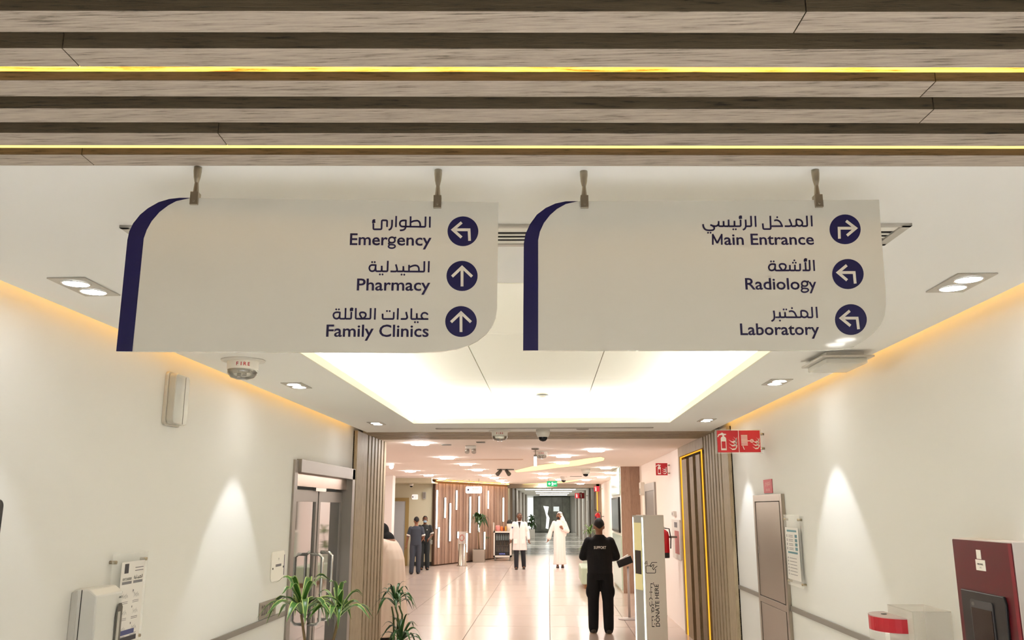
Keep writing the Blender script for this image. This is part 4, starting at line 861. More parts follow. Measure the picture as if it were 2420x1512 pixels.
# vending fridge cart
p = onz(1187, 1325, 0); cx, cy = p.x, p.y; t = thing('fridge_cart', (cx, cy, 0), 'white wheeled drinks fridge with glass front beside the doctor in white coat', 'fridge'); W_ = .31
b = MB(); b.box(cx - W_, cx - W_ + .05, cy, cy + .5, .12, 1.0); b.box(cx + W_ - .05, cx + W_, cy, cy + .5, .12, 1.0); b.box(cx - W_, cx + W_, cy, cy + .5, .12, .18); b.box(cx - W_, cx + W_, cy, cy + .5, .95, 1.0); b.box(cx - W_ + .05, cx + W_ - .05, cy + .45, cy + .5, .18, .95); b.build('body', M_wp, t)
MB().box(cx - W_ + .05, cx + W_ - .05, cy + .001, cy + .02, .18, .30).build('base_panel', M_black, t)
fr = MB(); fr.box(cx - W_ + .05, cx - W_ + .085, cy + .001, cy + .02, .30, .95); fr.box(cx + W_ - .085, cx + W_ - .05, cy + .001, cy + .02, .30, .95); fr.box(cx - W_ + .085, cx + W_ - .085, cy + .001, cy + .02, .9, .95); dfo = fr.build('door', M_black, t)
MB().box(cx - W_ + .085, cx + W_ - .085, cy + .008, cy + .013, .30, .9).build('pane', glass('fridge_glass', 'c4c9c4', .05, .9), dfo)
MB().box(cx - W_ + .05, cx + W_ - .05, cy + .4, cy + .449, .18, .95).build('interior_back', mat('fridge_dark', '2a2c2c', .6), t)
for z in (.5, .68): MB().box(cx - W_ + .05, cx + W_ - .05, cy + .03, cy + .4, z, z + .01).build('shelf', M_grey, t)
m = MB(); m.box(cx - W_ - .02, cx - W_, cy - .02, cy + .5, .98, 1.28); m.box(cx - W_ - .02, cx - W_ + .02, cy - .02, cy, 1.25, 1.3); m.build('side_rail', M_wp, t)
for sx in (-1, 1):
    for y in (cy + .06, cy + .44): MB().cyl((cx + sx * .26 - .02, y, .055), (cx + sx * .26 + .02, y, .055), .05, n=14).build('caster', M_grey, t)
MB().box(cx - .28, cx + .28, cy + .02, cy + .48, .10, .12).build('chassis', M_grey, t)
m = MB(); label_text(m, 'NOVA', (cx, cy - .0005, .235), (1, 0, 0), (0, 0, 1), .05, .02); m.build('lettering', mat('blue_lettering', '6a78c8', .4, emit=.3), t)
rnd = random.Random(5)
def bottle(x, y, z, h, r, m, label, grp=None):
    o = MB().lathe((x, y, z), [(.0001, 0), (r, 0), (r, h * .62), (r * .4, h * .82), (r * .4, h), (.0001, h)], 12).build('bottle', m); o['label'] = label; o['category'] = 'bottle'; o['group'] = grp or 'drink bottles in the fridge'
M_bot = [mat('bottle_white', 'e4e8ea', .3, emit=.3), mat('bottle_tan', '8f7c62', .3), mat('bottle_grey', '6c7472', .3)]
for i in range(6): bottle(cx - .2 + i * .08, cy + .15, .69, .2, .028, M_bot[0], 'white bottle on the upper fridge shelf', 'white bottles on the upper fridge shelf')
for i in range(7): bottle(cx - .2 + i * .066, cy + .15, .51, .14, .026, M_bot[1 + i % 2], 'tan or grey bottle on the middle fridge shelf', 'bottles on the middle fridge shelf')
for i in range(7): bottle(cx - .2 + i * .066, cy + .15, .30, .17, .028, M_bot[2 - i % 2], 'bottle on the bottom of the fridge', 'bottles at the fridge bottom')
for k, (dx, r, h, col, nm, lb) in enumerate([(-.17, .085, .2, 'd98f8a', 'pink_candy_jar', 'pink sweet jar standing on the drinks fridge'), (-.03, .045, .17, 'e07a3a', 'orange_can', 'orange can beside the pink jar on the fridge'), (.045, .03, .13, '7a3c2c', 'brown_jar', 'small brown jar in the middle of the fridge top'), (.11, .03, .17, 'c89a3c', 'yellow_jar', 'yellow jar beside the lidded tub on the fridge')]):
    o = MB().lathe((cx + dx, cy + .15, 1.0), [(.0001, 0), (r * .8, 0), (r, h * .3), (r, h * .8), (r * .7, h), (.0001, h)], 16).build(nm, mat(nm, col, .4)); o['label'] = lb; o['category'] = 'jar'
t = thing('lidded_tub', (cx + .25, cy + .15, 1.0), 'white tub with a black domed lid on the drinks fridge', 'tub'); MB().lathe((cx + .25, cy + .15, 1.0), [(.0001, 0), (.08, 0), (.1, .26), (.0001, .26)], 18).build('tub', M_wp, t); MB().lathe((cx + .25, cy + .15, 1.26), [(.105, 0), (.10, .06), (.07, .12), (.0001, .14)], 18).build('lid', M_black, t)
# --- recess on the left: door, sign, speaker, camera, counter
rc2 = MB(); rc2.box(-7.5, -4.45, 27.9, 28.05, 0, 2.6); rc2.box(-7.5, -4.42, 26.4, 26.55, 2.56, ZC); rc2.box(-7.5, -4.42, 26.55, 27.9, 2.56, 2.6); struct(rc2, 'wall_recess', M_olive)
a = ony(967, 1176, 27.88); f = MB(); f.box(a.x - .11, a.x, 27.84, 27.9, 0, a.z); f.box(a.x - 1.1, a.x - .99, 27.84, 27.9, 0, a.z); f.box(a.x - .99, a.x - .11, 27.84, 27.9, a.z - .11, a.z)
d2 = f.build('door_2', mat('olive_frame', 'a08a58', .5), kind='structure'); MB().box(a.x - .99, a.x - .11, 27.86, 27.9, 0, a.z - .11).build('leaf', mat('door_grey_white', 'b9bec2', .4), d2)
MB().box(a.x - .99, a.x - .95, 27.83, 27.86, 1.3, 1.7).build('notice_strip', mat('yellowish', 'c4c29a', .5), d2)
a, b_ = ony(973.5, 1168, 27.86), ony(987.5, 1180, 27.86); small_sign(973.5, 987.5, 1168, 1180, 27.86, 'little white room sign on the olive recess wall beside the door', 'Lab', back=27.9)
p = ony(1003, 1162, 27.85); q = ony(1003, 1179, 27.85); t = thing('wall_speaker', (p.x, 27.9, q.z), 'slim grey speaker on the olive recess wall', 'speaker'); rbox(p.x - .05, p.x + .05, 27.82, 27.9, q.z, p.z, .02, 'y').build('cabinet', mat('speaker_grey', 'a8a6a0', .5), t); MB().box(p.x - .035, p.x + .035, 27.815, 27.82, q.z + .03, p.z - .03).build('grille', M_grey, t)
p = ony(972, 1148, 27.3); dome_camera(p.x, 27.3, 2.56, .07, 'little dome camera under the soffit of the olive recess')
a = ony(1003, 1276, 27.6); b_ = ony(1020, 1286, 27.6); t = thing('wall_counter', (a.x, 27.7, b_.z), 'grey wall bumper shelf behind the masked staff member', 'shelf'); MB().box(a.x - .25, -3.72, 27.5, 27.9, b_.z, a.z).build('shelf_board', mat('counter_grey', '82857c', .5), t, bevel=.005); MB().box(a.x, -3.75, 27.495, 27.5, b_.z + .03, a.z - .03).build('front_label', M_wp, t)
bs = MB(); bs.box(-4.42, -3.68, 27.88, 27.9, 0, .12); struct(bs, 'baseboard_left', mat('dark_skirting', '3a3d38', .5))
# --- column with timber face and displays
cl = MB(); cl.box(1.60, 2.02, 19.24, 21.9, 0, ZC); co = cl.build('wall_column', mat('column_white', 'e4e8e0', .5), kind='structure')
for i in range(2): MB().box(1.60 + i * .211, 1.60 + i * .211 + .209, 19.2, 19.24, 0, ZC - .001).build('plank', M_fw[2 - i * 2], co)
MB().box(1.575, 1.6, 19.3, 21.8, 2.1, ZC - .01).build('glass_panel', mat('pale_green_panel', 'c2d6c8', .15), co, bevel=.003); MB().box(1.575, 1.6, 19.3, 21.8, .05, 1.2).build('glass_panel', mat('pale_green_panel', 'c2d6c8', .15), co, bevel=.003)
t = thing('wall_screen', (1.6, 20.6, 1.3), 'tall black display on the pale side of the timber column', 'screen'); MB().box(1.555, 1.6, 19.5, 21.6, 1.26, 2.04).build('casing', M_black, t, bevel=.004); MB().box(1.552, 1.555, 19.55, 21.55, 1.30, 2.0).build('screen', mat('dead_screen', '050506', .12), t)
# --- white wall fittings
fire_flag(2.02, 14.4, 2.33, 2.53, ['e'], 'single red extinguisher sign projecting from the lobby wall', .2, False)
f = MB(); f.box(1.985, 2.02, 16.35, 16.5, 0, 2.28); f.box(1.985, 2.02, 17.9, 18.05, 0, 2.28); f.box(1.985, 2.02, 16.5, 17.9, 2.13, 2.28); d3 = f.build('door_3', mat('lobby_door_frame', 'a29d97', .4, .3), kind='structure'); MB().box(2.0, 2.02, 16.5, 17.9, 0, 2.13).build('leaf', mat('lobby_door_leaf', '77736e', .4, .3), d3)
t = thing('wall_lamp', (2.02, 18.4, 2.05), 'white box wall lamp near the timber column', 'wall light'); MB().box(1.93, 2.02, 18.25, 18.5, 2.06, 2.33).build('body', M_wp, t, bevel=.015); MB().box(1.925, 1.93, 18.28, 18.47, 2.09, 2.2).build('lens', mat('frosted_cover', 'e6e4dc', .25, alpha=.55), t)
t = thing('call_point', (2.02, 13.95, 1.68), 'small white device on the lobby wall above the extinguisher', 'switch'); MB().box(1.97, 2.02, 13.86, 14.05, 1.67, 1.75).build('body', M_wp, t, bevel=.006); MB().box(1.965, 1.97, 13.95, 14.0, 1.69, 1.73).build('button', M_grey, t)
t = thing('wall_notice', (2.02, 13.85, 1.0), 'white framed notice on the lobby wall behind the extinguisher', 'notice'); MB().box(2.0, 2.02, 13.45, 14.3, 1.02, 1.62).build('frame', M_wp, t, bevel=.003); MB().box(1.998, 2.0, 13.55, 14.0, 1.1, 1.45).build('red_sheet', mat('pinkish_print', 'b8706c', .6), t); MB().box(1.998, 2.0, 13.7, 14.0, 1.5, 1.58).build('print', mat('notice_grey_print', '6a686c', .6), t)
# extinguishers
def extinguisher(x, y, z0, s, label):
    t = thing('fire_extinguisher', (x, y, z0), label, 'fire extinguisher'); k = s
    MB().lathe((x, y, z0), [(.0001, .0), (.082 * k, 0), (.085 * k, .02 * k), (.085 * k, .08 * k)], 24).build('base_boot', M_black, t)
    MB().lathe((x, y, z0), [(.086 * k, .08 * k), (.086 * k, .34 * k), (.075 * k, .39 * k), (.04 * k, .42 * k), (.02 * k, .43 * k), (.0001, .43 * k)], 24).build('cylinder', mat('extinguisher_red', 'c01824', .25), t)
    MB().lathe((x, y, z0), [(.018 * k, .43 * k), (.018 * k, .47 * k), (.0001, .47 * k)], 12).build('valve', M_hook, t)
    MB().tube([(x, y, z0 + .46 * k), (x - .03 * k, y - .01, z0 + .50 * k), (x - .09 * k, y - .02, z0 + .53 * k)], .01 * k, 6).build('lever', M_black, t)
    MB().tube([(x + .02 * k, y, z0 + .45 * k), (x + .09 * k, y - .01, z0 + .44 * k), (x + .11 * k, y - .02, z0 + .3 * k), (x + .1 * k, y - .03, z0 + .14 * k)], .009 * k, 6).build('hose', M_black, t)
    m = MB(); m.box(x - .086 * k - .001, x - .05 * k, y - .09 * k, y - .075 * k, z0 + .24 * k, z0 + .31 * k); m.build('data_label', mat('label_navy', '2b2f5a', .5), t)
    MB().box(x - .02 * k, 2.02, y - .01, y + .01, z0 + .3 * k, z0 + .33 * k).build('wall_hook', M_grey, t)
    return t
p = ony(1570, 1318, 13.75); extinguisher(p.x, 13.75, p.z, 1.0, 'red fire extinguisher with black base hung on the lobby wall')
p = ony(1413, 1244, 32.0); extinguisher(min(p.x, 1.88), 32.0, p.z, 1.15, 'distant red fire extinguisher by the far portal')
# --- donation kiosk
y = 11.55; a, b_ = ony(1499, 1217, y), ony(1568, 1219, y); t = thing('donation_kiosk', ((a.x + b_.x) / 2, y, 0), 'white DONATE HERE kiosk slab standing beside the oak niche', 'kiosk')
x0, x1, zt = a.x + .12, b_.x, a.z
MB().prism([(x0, y, 0), (x1, y, 0), (x1 - .02, y + .5, 0), (x0 - .06, y + .42, 0)], (0, 0, zt)).build('body', mat('kiosk_white', 'f6efe8', .35), t, bevel=.004)
sp = MB(); sp.prism([(a.x + .0, y + .3, 0), (x0 - .004, y - .0, 0), (x0 - .062, y + .42, 0), (a.x + .02, y + .42, 0)], (0, 0, zt - .005)); sp.build('glass_front', mat('kiosk_glass', 'cfd6d0', .1, alpha=.75), t, bevel=.003)
sc_ = MB(); q = V((x0 - .01, y - .004, 0)); e = V((a.x + .002, y + .292, 0)); dd = (e - q); nn = V((-dd.y, dd.x, 0)).normalized() * -1
def slab(mb, u0, u1, z0, z1, o0, o1):
    nn_ = V((dd.y, -dd.x, 0)).normalized(); nn_ = nn_ if nn_.y < 0 else -nn_
    P0, P1 = q + dd * u0, q + dd * u1; mb.prism([P0 + nn_ * o0 + V((0, 0, z0)), P1 + nn_ * o0 + V((0, 0, z0)), P1 + nn_ * o0 + V((0, 0, z1)), P0 + nn_ * o0 + V((0, 0, z1))], nn_ * (o1 - o0))
m = MB(); slab(m, .2, .85, .75, zt - .1, .001, .004); m.build('screen', mat('kiosk_screen', 'bdb27e', .2, emit=.5), t)
m = MB(); slab(m, .25, .8, .95, 1.25, .0045, .007); m.build('card_reader', M_black, t)
m = MB()
for u in (.05, .92): slab(m, u, u + .05, .05, zt - .03, .001, .005)
m.build('edge_light', emis('kiosk_edge_glow', 'fffbe8', 3), t)
cxk = (x0 + x1) / 2; m = MB(); yv = y - .0012
A_ = ony(1555, 1478, y - .001); B_ = ony(1551, 1374, y - .001); text(m, 'DONATE HERE', (x0 + .165, yv, .83 - .52), (x0 + .165, yv, .83), (-.05, 0, 0), .01)
m.build('lettering', M_black, t)
A1, B1 = ony(1555, 1478, y), ony(1555, 1373, y); m2 = MB()
# kiosk icon: card, hand and waves
I0 = ony(1539, 1343, y - .0012); s_ = .11
to3 = lambda u, v_: I0 + V((u * s_, 0, v_ * s_))
ribbon(m2, [(-.55, .3), (-.62, .22), (-.62, -.45), (-.55, -.52), (.42, -.52), (.5, -.45), (.5, -.05)], .07, to3); ribbon(m2, [(-.55, .3), (0, .3)], .07, to3)
ribbon(m2, [(.72, .68), (.1, .68), (-.15, .3), (0, .18), (.18, .42), (.35, .42)], .07, to3); ribbon(m2, [(.35, .42), (.15, -.02), (.28, -.15), (.45, .1), (.62, .2), (.72, .28)], .07, to3)
for r in (.14, .28, .42): ribbon(m2, [(-.35 + r * cos(a), .42 + r * sin(a)) for a in [radians(100 + k * 14) for k in range(6)]], .06, to3)
m2.build('pictogram', M_black, t)
m3 = MB(); X0_ = x0 + .065; to3 = lambda u, v_: V((X0_ + v_ * .0006, yv, .31 + u * .0011))
# vertical Arabic line: donate here
for s__ in ([(0, 50), (0, 0), (70, 0), (70, 22)], [(55, 0), (110, 0)], [(110, 0), (110, 45)], [(150, 0), (190, 0), (215, 20), (205, 50), (175, 50), (165, 20), (190, 0)], [(255, 60), (235, 40), (250, 15), (285, 10)], [(250, 10), (225, -10), (240, -35), (275, -40)], [(300, 30), (318, 10), (320, -20), (300, -45)], [(330, 0), (385, 0), (385, 30)], [(370, 0), (440, 0), (440, 34)], [(430, 0), (480, 0), (480, 45)]): ribbon(m3, s__, 9, to3)
for c in ((30, 60), (385, -22), (470, 62), (488, 62), (75, 60)): dot(m3, c, 8, to3, 8)
m3.build('arabic_lettering', M_black, t)
# --- barrier post with tablet
p = onz(1485, 1463, 0); t = thing('tablet_stand', (p.x, p.y, 0), 'slim grey stand post with round base beside the SUPPORT man', 'stand'); x, y = p.x, p.y
MB().lathe((x, y, 0), [(.0001, 0), (.165, 0), (.165, .012), (.03, .03), (.0001, .03)], 32).build('base', mat('stand_grey', 'b4aca8', .4, .3), t); MB().cyl((x + .02, y, .02), (x + .02, y, .84), .02, n=16).build('pole', mat('stand_grey', 'b4aca8', .4, .3), t)
t = thing('tablet', (x, y, .93), 'black tablet tray tilted on the slim grey stand post', 'tablet'); c = ony(1476, 1324, y); u = V((.24, 0, .09)); v_ = V((0, -.09, .02)).normalized()
MB().obox(c + V((.0, 0, -.02)), u * .5, (0, -.06, .0), (-.02, 0, .055)).build('tray', M_black, t, bevel=.006); MB().obox(c + V((-.02, -.02, .045)), V((.08, 0, .045)), (0, -.03, 0), (-.004, 0, .010)).build('paper', M_wp, t, bevel=.002)
# --- upholstered bench
p = onz(1372, 1392, 0); t = thing('bench', (p.x + .3, p.y, 0), 'pale green upholstered bench on a timber plinth behind the SUPPORT man', 'bench'); x, y = p.x, p.y
MB().box(x + .02, x + .42, y, y + 1.6, .10, .47).build('cushion', mat('pale_green_vinyl', 'bccbb8', .5), t, bevel=.03); MB().box(x + .1, x + .36, y + .06, y + 1.5, 0, .10).build('plinth', wood('plinth_oak', 'a87c58', '84603f', 'y'), t)
# --- potted plant behind the bench on a pale pedestal
p = ony(1378, 1292, 21.6); p = V((p.x * 22.3 / 21.6, 22.3, 1.8 + (p.z - 1.8) * 22.3 / 21.6)); t = thing('potted_plant', (p.x, 22.3, 0), 'striped leafy plant in a white bowl showing beside the SUPPORT man', 'plant'); c = V((p.x + .1, 22.3, p.z))
MB().box(c.x - .12, c.x + .12, 22.2, 22.42, 0, c.z - .22).build('pedestal', mat('pedestal_pale', 'c9cfc6', .5), t); MB().lathe((c.x, 22.3, c.z - .22), [(.0001, 0), (.08, 0), (.15, .12), (.14, .13), (.0001, .11)], 20).build('bowl', M_wp, t)
crown(t, (c.x, 22.3, c.z - .08), 16, LM, .9, 21); crown(t, (c.x + .08, 22.3, c.z + .3), 14, LM, .9, 23); MB().tube([(c.x, 22.3, c.z - .12), (c.x + .08, 22.3, c.z + .3)], .012, 6).build('stem', M_stem, t)
# --- things on the lobby ceiling
def ceil_box(px, py, w_, d_, h, name, label, cat, m=None, dome=False):
    p = onz(px, py); t = thing(name, (p.x, p.y, ZC), label, cat); MB().box(p.x - w_ / 2, p.x + w_ / 2, p.y - d_ / 2, p.y + d_ / 2, ZC - h, ZC - .0005).build('body', m or M_wp, t, bevel=min(.01, h * .3)); return t, p
t, p = ceil_box(1113, 1053, .16, .14, .05, 'twin_spot', 'white twin emergency spot nearest on the lobby ceiling', 'emergency light')
for s in (-1, 1): MB().cyl((p.x + s * .05, p.y - .03, ZC - .05), (p.x + s * .05, p.y - .07, ZC - .1), .03, .036, 14).build('spot_head', M_grey_l, t)
t, p = ceil_box(916, 1095, .3, .1, .04, 'twin_spot', 'twin emergency spot by the slatted jamb, over the robed person', 'emergency light')
for s in (-1, 1): MB().ell((p.x + s * .09, p.y - .05, ZC - .07), .045).build('spot_head', emis('spot_glow', 'ffffff', 6), t)
p = onz(1265, 1059); t = thing('pendant_lamp', (p.x, p.y, ZC), 'slim glowing cylinder pendant hanging in the lobby', 'pendant lamp'); MB().lathe((p.x, p.y, ZC), [(.06, -.0005), (.06, -.02), (.012, -.03), (.0001, -.03)], 16).build('canopy', M_grey, t); MB().cyl((p.x, p.y, ZC - .03), (p.x, p.y, 2.60), .006, n=8).build('rod', M_hook, t); MB().cyl((p.x, p.y, 2.6), (p.x, p.y, 2.57), .024, n=16).build('cap', M_grey, t); MB().cyl((p.x, p.y, 2.57), (p.x, p.y, 2.43), .022, n=16).build('tube', emis('pendant_glow', 'ffffff', 8), t)
p = onz(1279, 1066); strobe(p.x, p.y, 'fire alarm strobe beside the slim pendant lamp in the lobby')
for px, py, l in ((1384, 1109, 'dome camera on the lobby ceiling between round lights, before the timber column'), (1332, 1126, 'small dome camera near the green exit sign')):
    p = onz(px, py); dome_camera(p.x, p.y, ZC, .1, l)
p = onz(1190, 1108); t = thing('track_spot', (p.x, p.y, ZC), 'grey track spotlight with splayed heads in the lobby middle', 'spotlight'); MB().box(p.x - .15, p.x + .25, p.y - .02, p.y + .02, ZC - .03, ZC - .0005).build('track', M_grey, t)
for s in (-1, 1): MB().cyl((p.x + s * .06, p.y, ZC - .03), (p.x + s * .14, p.y - .12, ZC - .13), .035, .05, 14).build('spot_head', mat('spot_grey', '5c5850', .5), t)
for px, py, w_, l in ((1055, 1050, .14, 'small dark ceiling grille nearest in the lobby'), (1136, 1044, .12, 'little dark ceiling slot beyond the lintel'), (1361, 1125, .35, 'small ceiling grille before the green exit sign')):
    t, p = ceil_box(px, py, w_, .1, .012, 'ceiling_grille', l, 'air vent', M_grey)
    MB().box(p.x - w_ / 2 + .01, p.x + w_ / 2 - .01, p.y - .04, p.y + .04, ZC - .0135, ZC - .0121).build('slot', M_black, t)
pa, pb = onz(1072, 1085), onz(1235, 1081); t = thing('air_diffuser', ((pa.x + pb.x) / 2, pa.y, ZC), 'thin dark slot diffuser across the lobby ceiling', 'air vent'); MB().box(pa.x, pb.x, pa.y - .06, pa.y + .06, ZC - .012, ZC - .0005).build('frame', mat('diffuser_beige', 'd2bba8', .6), t); MB().box(pa.x + .04, pb.x - .02, pa.y - .035, pa.y + .02, ZC - .0135, ZC - .0121).build('slot', mat('slot_brown', '8a7566', .7), t)
# exit sign
y = 27.2; a, b_ = ony(1292.5, 1136.5, y), ony(1317, 1149.5, y); t = thing('exit_sign', ((a.x + b_.x) / 2, y, b_.z), 'green glowing exit sign hanging before the far corridor', 'exit sign'); MB().box(a.x, b_.x, y, y + .03, b_.z, a.z).build('housing', emis('exit_green', '2fae6a', 1.0), t)
m = MB(); h = a.z - b_.z; ribbon(m, [(.2, 0), (-.25, 0)], .12, lambda u, v_: V((a.x + .09 + u * .14, y - .001, (a.z + b_.z) / 2 + v_ * .14))); ribbon(m, [(-.05, .25), (-.3, 0), (-.05, -.25)], .12, lambda u, v_: V((a.x + .09 + u * .14, y - .001, (a.z + b_.z) / 2 + v_ * .14)))
label_text(m, 'EXIT', (b_.x - .085, y - .001, (a.z + b_.z) / 2 + .0), (1, 0, 0), (0, 0, 1), h * .3, maxw=.13)
for q in ([(0, .4), (0, -.1), (.25, -.45)], [(0, -.1), (-.25, -.4)], [(-.3, .15), (0, .25), (.3, .1)]): ribbon(m, q, .13, lambda u, v_: V((a.x + .17 + u * .1, y - .001, (a.z + b_.z) / 2 + v_ * .14)))
m.build('lettering', emis('exit_white', 'f2fff6', 1.6), t)
for x in (a.x + .05, b_.x - .05): MB().cyl((x, y + .015, a.z), (x, y + .015, ZC), .006, n=6).build('rod', M_hook, t)
# --- far corridor: panels, pilasters, doors, glass end
M_pan = emis('corridor_panel', 'fffaf0', L_FAR)
for py0, py1, xs_ in ((1154.5, 1158, ((600, 945), (965, 1290))), (1160, 1162.2, ((735, 1235),)), (1164.5, 1166.3, ((745, 1195),)), (1168.5, 1170, ((790, 1170),))):
    for xa, xb in xs_:
        pa, pb = onz(1140 + xa / 5.815, py1), onz(1140 + xb / 5.815, py0); ym = onz(1297, (py0 + py1) / 2).y
        ipn = globals().get('ipn', -1) + 1
        t = thing('panel_light', ((pa.x + pb.x) / 2, ym, ZC), ['first panel light of the far corridor, plant side', 'first panel light of the far corridor, red sign side', 'second wide panel light crossing the far corridor', 'third panel light crossing the far corridor', 'last panel light before the dark glass doors'][ipn], 'ceiling light', 'panel lights of the far corridor')
        MB().box(pa.x, pb.x, ym - .5, ym + .5, ZC - .012, ZC - .0005).build('diffuser', M_pan, t); MB().box(pa.x - .04, pb.x + .04, ym - .54, ym + .54, ZC - .006, ZC - .0004).build('frame', M_wp, t)
M_pil = mat('pilaster_grey', '948c84', .5); M_drk = mat('far_door_dark', '45463f', .4)
for i, y in enumerate((36.5, 41, 46, 52, 59)):
    b = MB(); b.box(X0f, X0f + .09, y, y + 1.5, 0, ZC - .002); b.build('trim_9', M_pil, kind='structure'); b = MB(); b.box(X1f - .09, X1f, y - .8, y + .9, 0, ZC - .002); b.build('trim_9', M_pil, kind='structure')
    dd_ = MB(); dd_.box(X1f - .04, X1f, y + 1.2, y + 2.4, 0, 2.15); dn = dd_.build('door_4', M_drk, kind='structure'); MB().box(X1f - .06, X1f - .04, y + 1.3, y + 1.33, .95, 1.15).build('handle', M_chrome, dn)
    dd_ = MB(); dd_.box(X0f, X0f + .04, y + 2.0, y + 3.2, 0, 2.15); dn = dd_.build('door_4', mat('far_door_light', 'a9aca6', .4), kind='structure'); MB().box(X0f + .04, X0f + .06, y + 2.1, y + 2.13, .95, 1.15).build('handle', M_chrome, dn)
gx0, gx1, gy = -1.16, 1.62, 65.6
g = MB(); 
for x in (gx0, gx0 + .5, .2, gx1 - .62, gx1 - .06): g.box(x, x + .06, gy, gy + .08, 0, 2.66)
g.box(gx0, gx1, gy, gy + .08, 2.56, 2.66); g.box(gx0, gx1, gy, gy + .08, 0, .1)
gd = g.build('door_5', mat('far_glass_frame', '585c54', .4, .3), kind='structure')
for xa, xb in ((gx0 + .06, gx0 + .5), (gx0 + .56, .2), (.26, gx1 - .62), (gx1 - .56, gx1 - .06)): MB().box(xa, xb, gy + .03, gy + .04, .1, 2.56).build('pane', mat('far_glass_reflections', '6e726a', .12, var=.75, vscale=2.2), gd)  # reflections in the glass painted as mottled pane colour
t = thing('glass_reflection', (0, gy, .3), 'pale reflection painted on the dark glass at the corridor end', 'painted reflection')
MB().prism([(-.42, gy + .025, 1.95), (.0, gy + .025, 1.9), (-.1, gy + .025, 1.35), (.05, gy + .025, 1.05), (-.05, gy + .025, .25), (-.25, gy + .025, .3), (-.18, gy + .025, 1.1), (-.3, gy + .025, 1.6)], (0, .004, 0)).build('opening', emis('far_reflection_glow', 'eef4ee', 1.0), t); MB().box(.35, .78, gy + .02, gy + .027, 1.55, 1.9).build('opening', emis('far_reflection_dim', 'd8ded8', .8), t)  # bright reflection patches in the end glass, built as glowing shapes
b = MB(); b.box(-1.58, -1.2, 65.55, 65.6, .3, 2.55); b.build('window_1', emis('far_window_glow', 'fbfffb', 1.3), kind='structure')
p = onz(1256, 1273, 0); t = thing('potted_plant', (p.x, p.y, 0), 'bushy dark plant in a tall pale pot deep in the far corridor', 'plant'); MB().prism([(p.x - .2, p.y - .2, 0), (p.x + .2, p.y - .2, 0), (p.x + .2, p.y + .2, 0), (p.x - .2, p.y + .2, 0)], (0, 0, .55)).build('planter', mat('pot_white', 'd8d4cc', .4), t, bevel=.01)
bush(t, (p.x, p.y, .85), 26, 1.15, BL, 31); bush(t, (p.x, p.y, 1.2), 18, .9, BL, 32); MB().tube([(p.x, p.y, .5), (p.x, p.y, 1.2)], .03, 6).build('stem', M_stem, t)
p = ony(1410, 1158, 32.5); t = thing('fire_equipment_sign', (X1f, 32.5, 2.3), 'small red and white sign at the top of the far portal', 'fire sign'); MB().box(p.x - .1, p.x + .11, 32.5, 32.52, 2.4, 2.6).build('red_panel', emis('lit_red', 'd8404a', .8), t); m = MB(); ext_icon(m, (p.x - .03, 32.498, 2.5), (1, 0, 0), (0, 0, 1), .09); m.build('pictogram', M_white, t); MB().box(p.x + .11, 2.02, 32.5, 32.51, 2.49, 2.51).build('bracket', M_hook, t)
for px, l in ((1364.5, 'red sign high on the far corridor wall, nearer one of two'), (1375, 'red sign high on the far corridor wall beside its twin')):
    yy = 44.0 if px < 1370 else 41.0; p = ony(px, 1171, yy); t = thing('fire_equipment_sign', (p.x, yy, 2.3), l, 'fire sign'); MB().box(p.x - .12, p.x + .12, yy, yy + .02, p.z - .13, p.z + .13).build('red_panel', M_red, t); m = MB(); ext_icon(m, (p.x - .03, yy - .002, p.z), (1, 0, 0), (0, 0, 1), .1); m.build('pictogram', M_white, t); MB().box(p.x + .12, X1f, yy, yy + .01, p.z - .01, p.z + .01).build('bracket', M_hook, t)
MB().box(1.84, 1.87, 33.22, 33.28, 1.1, 2.45).build('light_strip', emis('orange_strip', 'e89a3c', 1.6), None, label='thin orange light strip standing at the far portal', category='light strip')
# ================================================================== PEOPLE
M_skin_d = mat('skin_dark_brown', '6b452f', .5); M_skin_m = mat('skin_brown', '8e6248', .5)
M_hairb = mat('hair_black', '14100e', .7); M_hairg = mat('hair_grey', '4b4742', .8)
def fused(mb, name, m, parent, voxel=.011, smooth=4, label=None):
    """one continuous skin over overlapping solids"""
    me = mb.mesh('tmp', m); o = bpy.data.objects.new('tmp', me); COL.objects.link(o)
    r = o.modifiers.new('r', 'REMESH'); r.mode = 'VOXEL'; r.voxel_size = voxel; r.use_smooth_shade = True
    s = o.modifiers.new('s', 'SMOOTH'); s.factor = .5; s.iterations = smooth
    dg = bpy.context.evaluated_depsgraph_get(); nm = bpy.data.meshes.new_from_object(o.evaluated_get(dg)); nm.name = name
    bpy.data.objects.remove(o); bpy.data.meshes.remove(me)
    if not nm.materials: nm.materials.append(m)
    ob = bpy.data.objects.new(name, nm); COL.objects.link(ob); ob.parent = parent
    if label: ob['label'] = label
    return ob
def loc(mb, name, m, parent, bevel=0, label=None):
    o = mb.build(name, m, parent, world=False, bevel=bevel)
    if label: o['label'] = label
    return o
def limb(mb, pts, rr):
    for i, p in enumerate(pts):
        mb.ell(p, rr[i], 14, 10)
        if i: mb.cyl(pts[i - 1], p, rr[i - 1], rr[i], 14)
